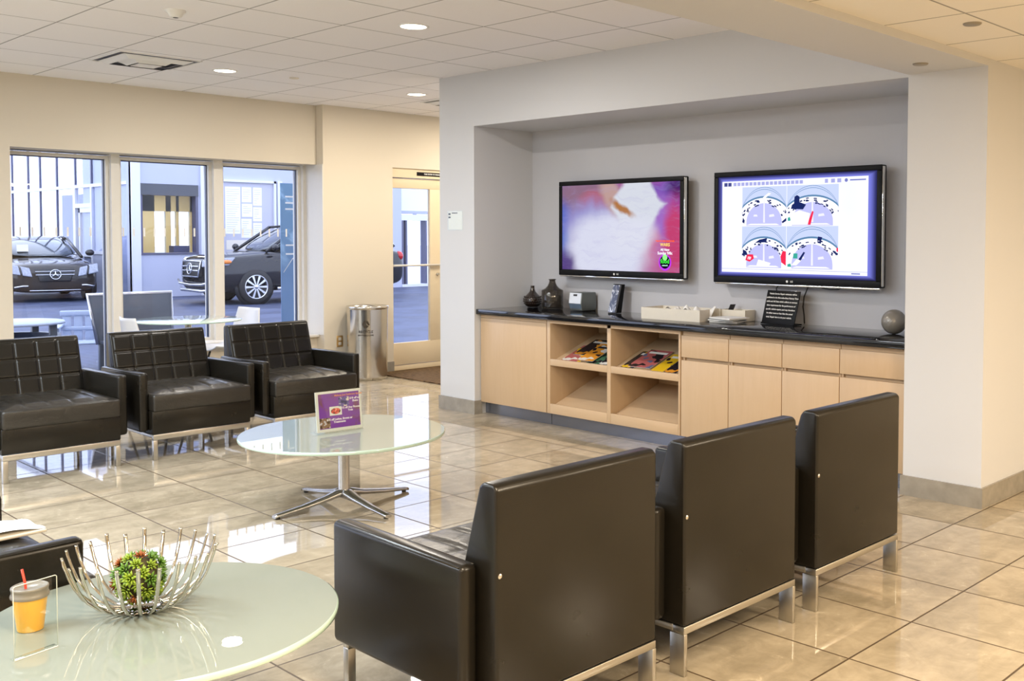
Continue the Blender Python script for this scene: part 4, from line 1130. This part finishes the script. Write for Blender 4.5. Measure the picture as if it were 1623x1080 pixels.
def loft(stations, section, mats_fn):
    m = MB(); rings = []
    for st in stations:
        pts = section(*st)
        rings.append([m.bm.verts.new(p) for p in pts])
    n = len(rings[0])
    for k, (A, B) in enumerate(zip(rings, rings[1:])):
        for i in range(n):
            j = (i+1) % n
            f = m.bm.faces.new((A[i], B[i], B[j], A[j])); f.smooth = True; f.material_index = mats_fn(k, i)
    for q, flip in ((rings[0], False), (rings[-1], True)):
        f = m.bm.faces.new(q if not flip else q[::-1]); f.material_index = mats_fn(-1, -1)
    bmesh.ops.recalc_face_normals(m.bm, faces=m.bm.faces)
    return m
def star(parent, x, y, z, rad, tilt):
    m = MB(); n = 28
    mt = Matrix.Translation((x, y, z)) @ Matrix.Rotation(tilt, 4, 'Y')
    pts = [mt @ Vector((0, rad*math.cos(2*PI*i/n), rad*math.sin(2*PI*i/n))) for i in range(n+1)]
    m.tube(pts, rad*.10, 6)
    for k in range(3):
        a = PI/2+2*PI*k/3; c, s = math.cos(a), math.sin(a); q = rad*.16
        P = [Vector((0, c*rad*.97, s*rad*.97)), Vector((.0, -s*q, c*q)), Vector((.012, 0, 0)), Vector((0, s*q, -c*q))]
        P = [mt @ p for p in P]
        m.poly([P[0], P[1], P[2]]); m.poly([P[0], P[2], P[3]])
    return m.build('star_emblem', M['alloy'], parent)
def wheel(parent, x, y, rad, sgn):
    t = MB(); rt = rad
    prof = [(rt*.66, -.11), (rt*.93, -.115), (rt, -.08), (rt, .08), (rt*.93, .115), (rt*.66, .11)]
    mt = Matrix.Translation((x, y, rad)) @ Matrix.Rotation(-PI/2*sgn, 4, 'X')
    t.lathe(prof, 40); t.lathe([(rt*.66, -.11), (0, -.11)], 40)
    w_ = t.build('tyre', M['tyre'], parent, mtx=mt)
    m = MB()
    m.lathe([(rt*.70, .105), (rt*.665, .12), (rt*.63, .10), (rt*.62, .02)], 40)
    m.lathe([(0, .112), (rt*.11, .11), (rt*.13, .09)], 20)
    for k in range(10):
        a = 2*PI*k/10; c, s = math.cos(a), math.sin(a)
        def q(r_, wd, z): return [(r_*c-wd*s, r_*s+wd*c, z), (r_*c+wd*s, r_*s-wd*c, z)]
        A, B = q(rt*.10, rt*.035, .108), q(rt*.65, rt*.065, .108)
        m.poly([A[0], A[1], B[1], B[0]])
    m.lathe([(0, .035), (rt*.63, .035)], 30, mi=1)
    m.build('rim', [M['alloy'], M['trimblack']], w_, mtx=mt)
    MB().lathe([(0, .06), (rt*1.16, .06), (rt*1.18, .02)], 40).build('wheel_arch', M['trimblack'], parent, mtx=Matrix.Translation((x, y-sgn*.03, rad*1.02)) @ Matrix.Rotation(-PI/2*sgn, 4, 'X'))

def make_car(name, label, loc, heading, paintm, body, cabin, wheels, wr, suv):
    r = thing(name, label, 'car', loc, heading)
    def sec(x, w, zb, zt, wt):
        zm = zb+(zt-zb)*.5
        half = [(0, zb), (w*.80, zb), (w*.97, zb+.10), (w, zm), (w*.985, zm+(zt-zm)*.6), (wt, zt-.015), (wt*.55, zt+.012), (0, zt+.018)]
        return [(x, y, z) for y, z in half] + [(x, -y, z) for y, z in half[-2:0:-1]]
    o = loft(body, sec, lambda k, i: 0).build('body', paintm, r)
    md = o.modifiers.new('sub', 'SUBSURF'); md.levels = 2; md.render_levels = 2
    def sec2(x, wb, zb, zt, wt):
        half = [(wb, zb), (wb*.5+wt*.5+.02, zb+(zt-zb)*.5), (wt, zt-.03), (wt*.6, zt), (0, zt+.01)]
        return [(x, y, z) for y, z in half] + [(x, -y, z) for y, z in half[-2::-1]]
    nroof = (1, len(cabin)-3)
    def mf(k, i):
        if k < 0: return 0
        n = 9
        if i in (2, 3, 4, 5) and nroof[0] <= k <= nroof[1]: return 1
        return 0
    o = loft(cabin, sec2, mf).build('windows', [M['carglass'], paintm], r)
    md = o.modifiers.new('sub', 'SUBSURF'); md.levels = 1; md.render_levels = 2
    pil = MB()
    for sy in (1, -1):
        for k in (0,):
            a, c_ = cabin[0], cabin[1]
            pil.tube([(a[0], sy*a[1], a[2]), (c_[0], sy*(c_[4]+.03), c_[3]-.02)], .035, 8)
        for fr in (.42, .78):
            xx = cabin[1][0]+(cabin[-2][0]-cabin[1][0])*fr
            pil.tube([(xx-.06, sy*(cabin[2][1]+.005), cabin[2][2]), (xx, sy*(cabin[2][4]+.02), cabin[2][3]-.03)], .03, 8)
        z_ = [(c_[0], sy*(c_[4]+.012), c_[3]-.025) for c_ in cabin[1:-1]]
        pil.tube(z_, .028, 8)
    pil.build('pillars', paintm, r)
    ch = MB()
    for sy in (1, -1): ch.tube([(c_[0], sy*(c_[1]+.012), c_[2]+.012) for c_ in cabin[1:-1]], .012, 6)
    ch.build('chrome_window_line', M['alloy'], r)
    for x, y in wheels: wheel(r, x, y, wr, 1 if y > 0 else -1)
    for sy in (1, -1):
        MB().ball((cabin[0][0]-.12, sy*(cabin[0][1]+.20), cabin[0][2]+.10), .1, 14, 0, (.7, 1.0, .75)).build('wing_mirror', paintm, r)
    return r
def hexpanel(pts, th):
    return pts

# black SUV
HD = math.atan2(-1, -.05)
wx, wy = 1.42, .86
fx, fy = math.cos(HD), math.sin(HD); lx, ly = -fy, fx
sx, sy_ = -20.60-wx*fx-wy*lx, 10.85-wx*fy-wy*ly
suv = make_car('suv_car', 'black SUV with silver grille and alloy wheel, right of the window mullion', (sx, sy_, -.004), HD, M['suvpaint'],
    [(2.38, .55, .42, .84, .50), (2.33, .84, .30, .98, .74), (2.15, .93, .24, 1.05, .82), (1.5, .955, .24, 1.10, .84), (1.0, .96, .26, 1.14, .86), (0, .96, .26, 1.17, .88), (-1.4, .96, .26, 1.19, .88), (-2.1, .94, .28, 1.18, .86), (-2.34, .86, .36, 1.10, .80), (-2.40, .70, .46, 1.02, .66)],
    [(1.12, .80, 1.12, 1.15, .74), (.32, .86, 1.15, 1.70, .64), (-.45, .87, 1.17, 1.76, .66), (-1.5, .87, 1.18, 1.73, .64), (-2.0, .85, 1.18, 1.62, .60), (-2.30, .80, 1.16, 1.20, .72)],
    [(1.42, .86), (1.42, -.86), (-1.48, .86), (-1.48, -.86)], .375, True)
g_ = MB().hexa([(2.30, -.42, .60), (2.44, -.40, .60), (2.44, .40, .60), (2.30, .42, .60), (2.28, -.46, .93), (2.40, -.44, .93), (2.40, .44, .93), (2.28, .46, .93)], .02).build('grille', M['trimblack'], suv)
MB().box(2.435, 2.46, -.40, .40, .71, .745, .008).box(2.43, 2.455, -.41, .41, .80, .835, .008).build('grille_bar', M['alloy'], g_)
q = MB().tube([(2.45, -.42, .60), (2.45, .42, .60), (2.41, .47, .93), (2.41, -.47, .93), (2.45, -.42, .60)], .018, 8); q.build('grille_surround', M['alloy'], g_)
star(g_, 2.465, 0, .77, .115, R(-6))
for s in (1, -1):
    MB().hexa([(2.22, s*.50, .80), (2.42, s*.50, .80), (2.26, s*.90, .83), (2.02, s*.97, .84), (2.18, s*.50, .96), (2.40, s*.50, .95), (2.22, s*.90, 1.0), (1.86, s*.975, 1.02)], .02, 3).build('headlight', M['lens'], suv)
    MB().ball((2.06, s*.955, .92), .05, 12, 0, (2.2, .7, .9)).build('indicator', M['amber'], suv)
    MB().ball((-2.24, s*.78, 1.0), .12, 14, 0, (.8, 1.1, 1.0)).build('tail_light', M['redlens'], suv)
m = MB(); m.tube([(2.36, -.88, .50), (2.44, -.6, .44), (2.455, 0, .42), (2.44, .6, .44), (2.36, .88, .50)], .028, 8); m.tube([(2.30, -.90, .33), (2.42, -.55, .30), (2.43, .55, .30), (2.30, .90, .33)], .035, 8)
m.tube([(2.36, .88, .50), (2.33, .90, .40), (2.30, .90, .33)], .022, 8); m.build('bumper_chrome', M['alloy'], suv)
MB().box(-1.0, .95, .945, .985, .30, .36, .01).build('sill_strip', M['alloy'], suv)

# dark brown saloon facing the window
HD2 = math.atan2(-.16, 1)
cx_, cy_ = -26.55, 8.46
sed = make_car('saloon_car', 'dark brown saloon car facing the left window, with a round star badge', (cx_, cy_, -.004), HD2, M['sedanpaint'],
    [(2.40, .50, .36, .66, .46), (2.36, .80, .24, .78, .70), (2.2, .90, .20, .86, .78), (1.5, .925, .20, .93, .82), (.95, .925, .22, .98, .84), (0, .925, .22, 1.0, .86), (-1.5, .92, .22, 1.01, .86), (-2.2, .90, .26, .99, .82), (-2.42, .78, .36, .90, .72)],
    [(1.15, .76, .97, 1.0, .70), (.25, .83, .99, 1.42, .58), (-.5, .84, 1.0, 1.47, .60), (-1.2, .83, 1.0, 1.41, .57), (-1.95, .76, 1.0, 1.03, .66)],
    [(1.48, .83), (1.48, -.83), (-1.40, .83), (-1.40, -.83)], .335, False)
g_ = MB().hexa([(2.30, -.34, .46), (2.43, -.30, .46), (2.43, .30, .46), (2.30, .34, .46), (2.26, -.42, .74), (2.38, -.40, .74), (2.38, .40, .74), (2.26, .42, .74)], .02).build('grille', M['trimblack'], sed)
MB().box(2.41, 2.43, -.38, .38, .60, .618, .006).box(2.40, 2.42, -.39, .39, .675, .69, .006).build('grille_bar', M['alloy'], g_)
star(g_, 2.44, 0, .615, .105, R(-8))
for s in (1, -1):
    MB().hexa([(2.25, s*.46, .56), (2.45, s*.44, .56), (2.42, s*.62, .59), (2.20, s*.64, .59), (2.20, s*.50, .76), (2.40, s*.49, .76), (2.36, s*.66, .80), (2.14, s*.68, .80)], .02, 3).build('headlight', M['lens'], sed)
    MB().hexa([(2.20, s*.66, .60), (2.42, s*.66, .60), (2.32, s*.88, .64), (2.05, s*.94, .64), (2.12, s*.70, .81), (2.35, s*.70, .81), (2.24, s*.88, .85), (1.95, s*.94, .85)], .02, 3).build('headlight', M['lens'], sed)
m = MB(); m.tube([(2.36, -.78, .34), (2.39, -.62, .37), (2.41, -.52, .37)], .02, 8); m.tube([(2.36, .78, .34), (2.39, .62, .37), (2.41, .52, .37)], .02, 8); m.tube([(2.42, -.5, .27), (2.43, 0, .265), (2.42, .5, .27)], .012, 8)
m.build('bumper_chrome', M['alloy'], sed)
MB().box(.86, .96, -.52, -.30, 1.10, 1.26).build('windscreen_sticker', M['paper'], sed)

# ------------------------------------------------------------------ patio furniture just outside
M['patio'] = plain('dark_blue_grey_slats', (.085, .10, .13), .4, 0, .1)
M['patioblue'] = plain('pale_blue_resin', (.42, .48, .62), .5, 0, .05)
r = thing('patio_table', 'round patio table with a pale top and dark legs outside the left pane', 'table', (-10.92, 3.28, 0))
MB().lathe([(0, .63), (.42, .63), (.43, .62), (.43, .605), (0, .605)], 48).build('tabletop', M['patioblue'], r)
for k in range(4):
    a = PI/4+PI/2*k; MB().box(.36*math.cos(a)-.03, .36*math.cos(a)+.03, .36*math.sin(a)-.03, .36*math.sin(a)+.03, 0, .606, .004).build('leg', M['patio'], r)
MB().lathe([(.30, .50), (.39, .50), (.39, .44), (.30, .44), (.30, .50)], 40).build('apron', M['patio'], r)
r = thing('slatted_patio_chair', 'pale blue slatted patio chair between the patio table and the dark bench', 'chair', (-11.80, 4.20, 0), R(-25)); r.scale = (.82, .82, .80)
m = MB()
for k in range(4): m.box(-.27, -.24, -.25+.135*k, -.15+.135*k, .36, .76, .005)
m.box(-.285, -.225, -.28, .28, .72, .79, .01); m.box(-.285, -.225, -.28, .28, .52, .57, .01); m.build('backrest', M['patioblue'], r)
m = MB()
for k in range(5): m.box(-.22+.10*k, -.135+.10*k, -.26, .26, .36, .385, .004)
m.build('seat', M['patioblue'], r)
for sx_ in (-.25, .23):
    for sy2 in (-.26, .26): MB().box(sx_-.03, sx_+.03, sy2-.03, sy2+.03, 0, .60 if sx_ > 0 else .40, .005).build('leg', M['patioblue'], r)
for sy2 in (-.28, .28): MB().box(-.26, .30, sy2-.045, sy2+.045, .58, .605, .005).build('armrest', M['patioblue'], r)
r = thing('patio_bench', 'dark sling patio bench facing the window, outside the second pane', 'bench', (-10.42, 4.30, 0))
m = MB().hexa([(-.22, -.36, .40), (-.19, -.36, .40), (-.19, .36, .40), (-.22, .36, .40), (-.34, -.41, .86), (-.31, -.41, .86), (-.31, .41, .86), (-.34, .41, .86)], .006)
m.build('sling_back', M['patio'], r)
m = MB().tube([(-.20, -.37, .38), (-.325, -.42, .87), (-.325, .42, .87), (-.20, .37, .38)], .02, 8); m.build('back_frame', M['alloy'], r)
MB().box(-.22, .34, -.36, .36, .385, .415, .008).build('sling_seat', M['patio'], r)
MB().tube([(.34, -.36, .40), (.34, .36, .40)], .022, 8).build('seat_front_rail', M['patio'], r)
for sx_, sy2 in ((.32, -.34), (.32, .34), (-.2, -.34), (-.2, .34)): MB().box(sx_-.022, sx_+.022, sy2-.022, sy2+.022, 0, .385, .004).build('leg', M['patio'], r)
# blue banner
def bannermat():
    g = G('blue_banner_print'); x, y, z, v = g.xyz('Object')
    n = g.noise(v, 3, 4, .6, 1.2)
    c = g.mix(g.step(z, .7, 1.9), srgb(108, 142, 186), srgb(112, 150, 184))
    c = g.mix(g.math('MULTIPLY', g.step(n, .48, .66), g.step(z, 1.05, 1.35)), c, srgb(160, 195, 225))
    return g.bsdf(c, .35)
r = thing('blue_banner', 'tall blue printed banner outside, at the right edge of the last pane', 'banner', (-10.60, 5.905, 0))
MB().box(-.003, .003, 0, .30, .06, 2.06).build('banner_sheet', bannermat(), r)
m = MB()
for z in (1.90, 1.83, 1.76, 1.35, 1.25): m.box(.0035, .0040, .06, .22, z, z+.018)
m.tube([(.004, .03, 1.05), (.004, .14, 1.20), (.004, .24, 1.30)], .004, 6)
m.build('banner_print', M['paper'], r)
MB().box(-.12, .12, -.02, .32, 0, .06, .01).build('banner_base', M['alloy'], r)

# ================================================================== light
W_ = bpy.data.worlds.new('sky'); SC.world = W_; W_.use_nodes = True
nt = W_.node_tree; bg = nt.nodes['Background']
bg.inputs[0].default_value = (.76, .83, 1.0, 1); bg.inputs[1].default_value = SKY
# added fill lights (behind and above the camera), shaped as flat ceiling panels
for (x, y, pw, col) in FILL_PANELS:
    z = (ZC if x < NR else ZL)-.012
    r = thing('fill_panel_light', 'added fill light shaped as a flat ceiling panel, out of view', 'ceiling light', (x, y, z+.012), 0, 'added fill panels behind the camera')
    MB().box(-.62, .62, -.32, .32, -.010, 0, .003).build('fill_panel_frame', M['white'], r)
    lamp('fill_panel_lamp', (x, y, z-.006), 1.18, pw, col, 'RECTANGLE', .58)

# ================================================================== camera
cam = bpy.data.cameras.new('camera'); co = bpy.data.objects.new('camera', cam); COL.objects.link(co); SC.camera = co
F_, CX_, CY_, YAW, PIT, ROL = 1618.64, 970.44, 441.92, 0.74862, 0.04067, -0.00258
fw = Vector((-math.sin(YAW)*math.cos(PIT), math.cos(YAW)*math.cos(PIT), -math.sin(PIT)))
rt = Vector((math.cos(YAW), math.sin(YAW), 0)); dn = fw.cross(rt)
rt2 = math.cos(ROL)*rt+math.sin(ROL)*dn; dn2 = -math.sin(ROL)*rt+math.cos(ROL)*dn
up = -dn2; bk = -fw
co.matrix_world = Matrix(((rt2.x, up.x, bk.x, 0), (rt2.y, up.y, bk.y, 0), (rt2.z, up.z, bk.z, 1.46), (0, 0, 0, 1)))
cam.sensor_width = 36; cam.lens = F_/1623*36; cam.shift_x = -(CX_-811.5)/1623; cam.shift_y = -(540-CY_)/1623
cam.clip_start = .05; cam.clip_end = 400
vs = SC.view_settings
SC.display_settings.display_device = 'sRGB'
vs.view_transform = 'Standard'; vs.look = 'None'; vs.gamma = 1; vs.use_curve_mapping = False; vs.exposure = EXPO
SC.cycles.use_denoising = True
SC.cycles.caustics_reflective = False; SC.cycles.caustics_refractive = False
SC.cycles.sample_clamp_indirect = 6
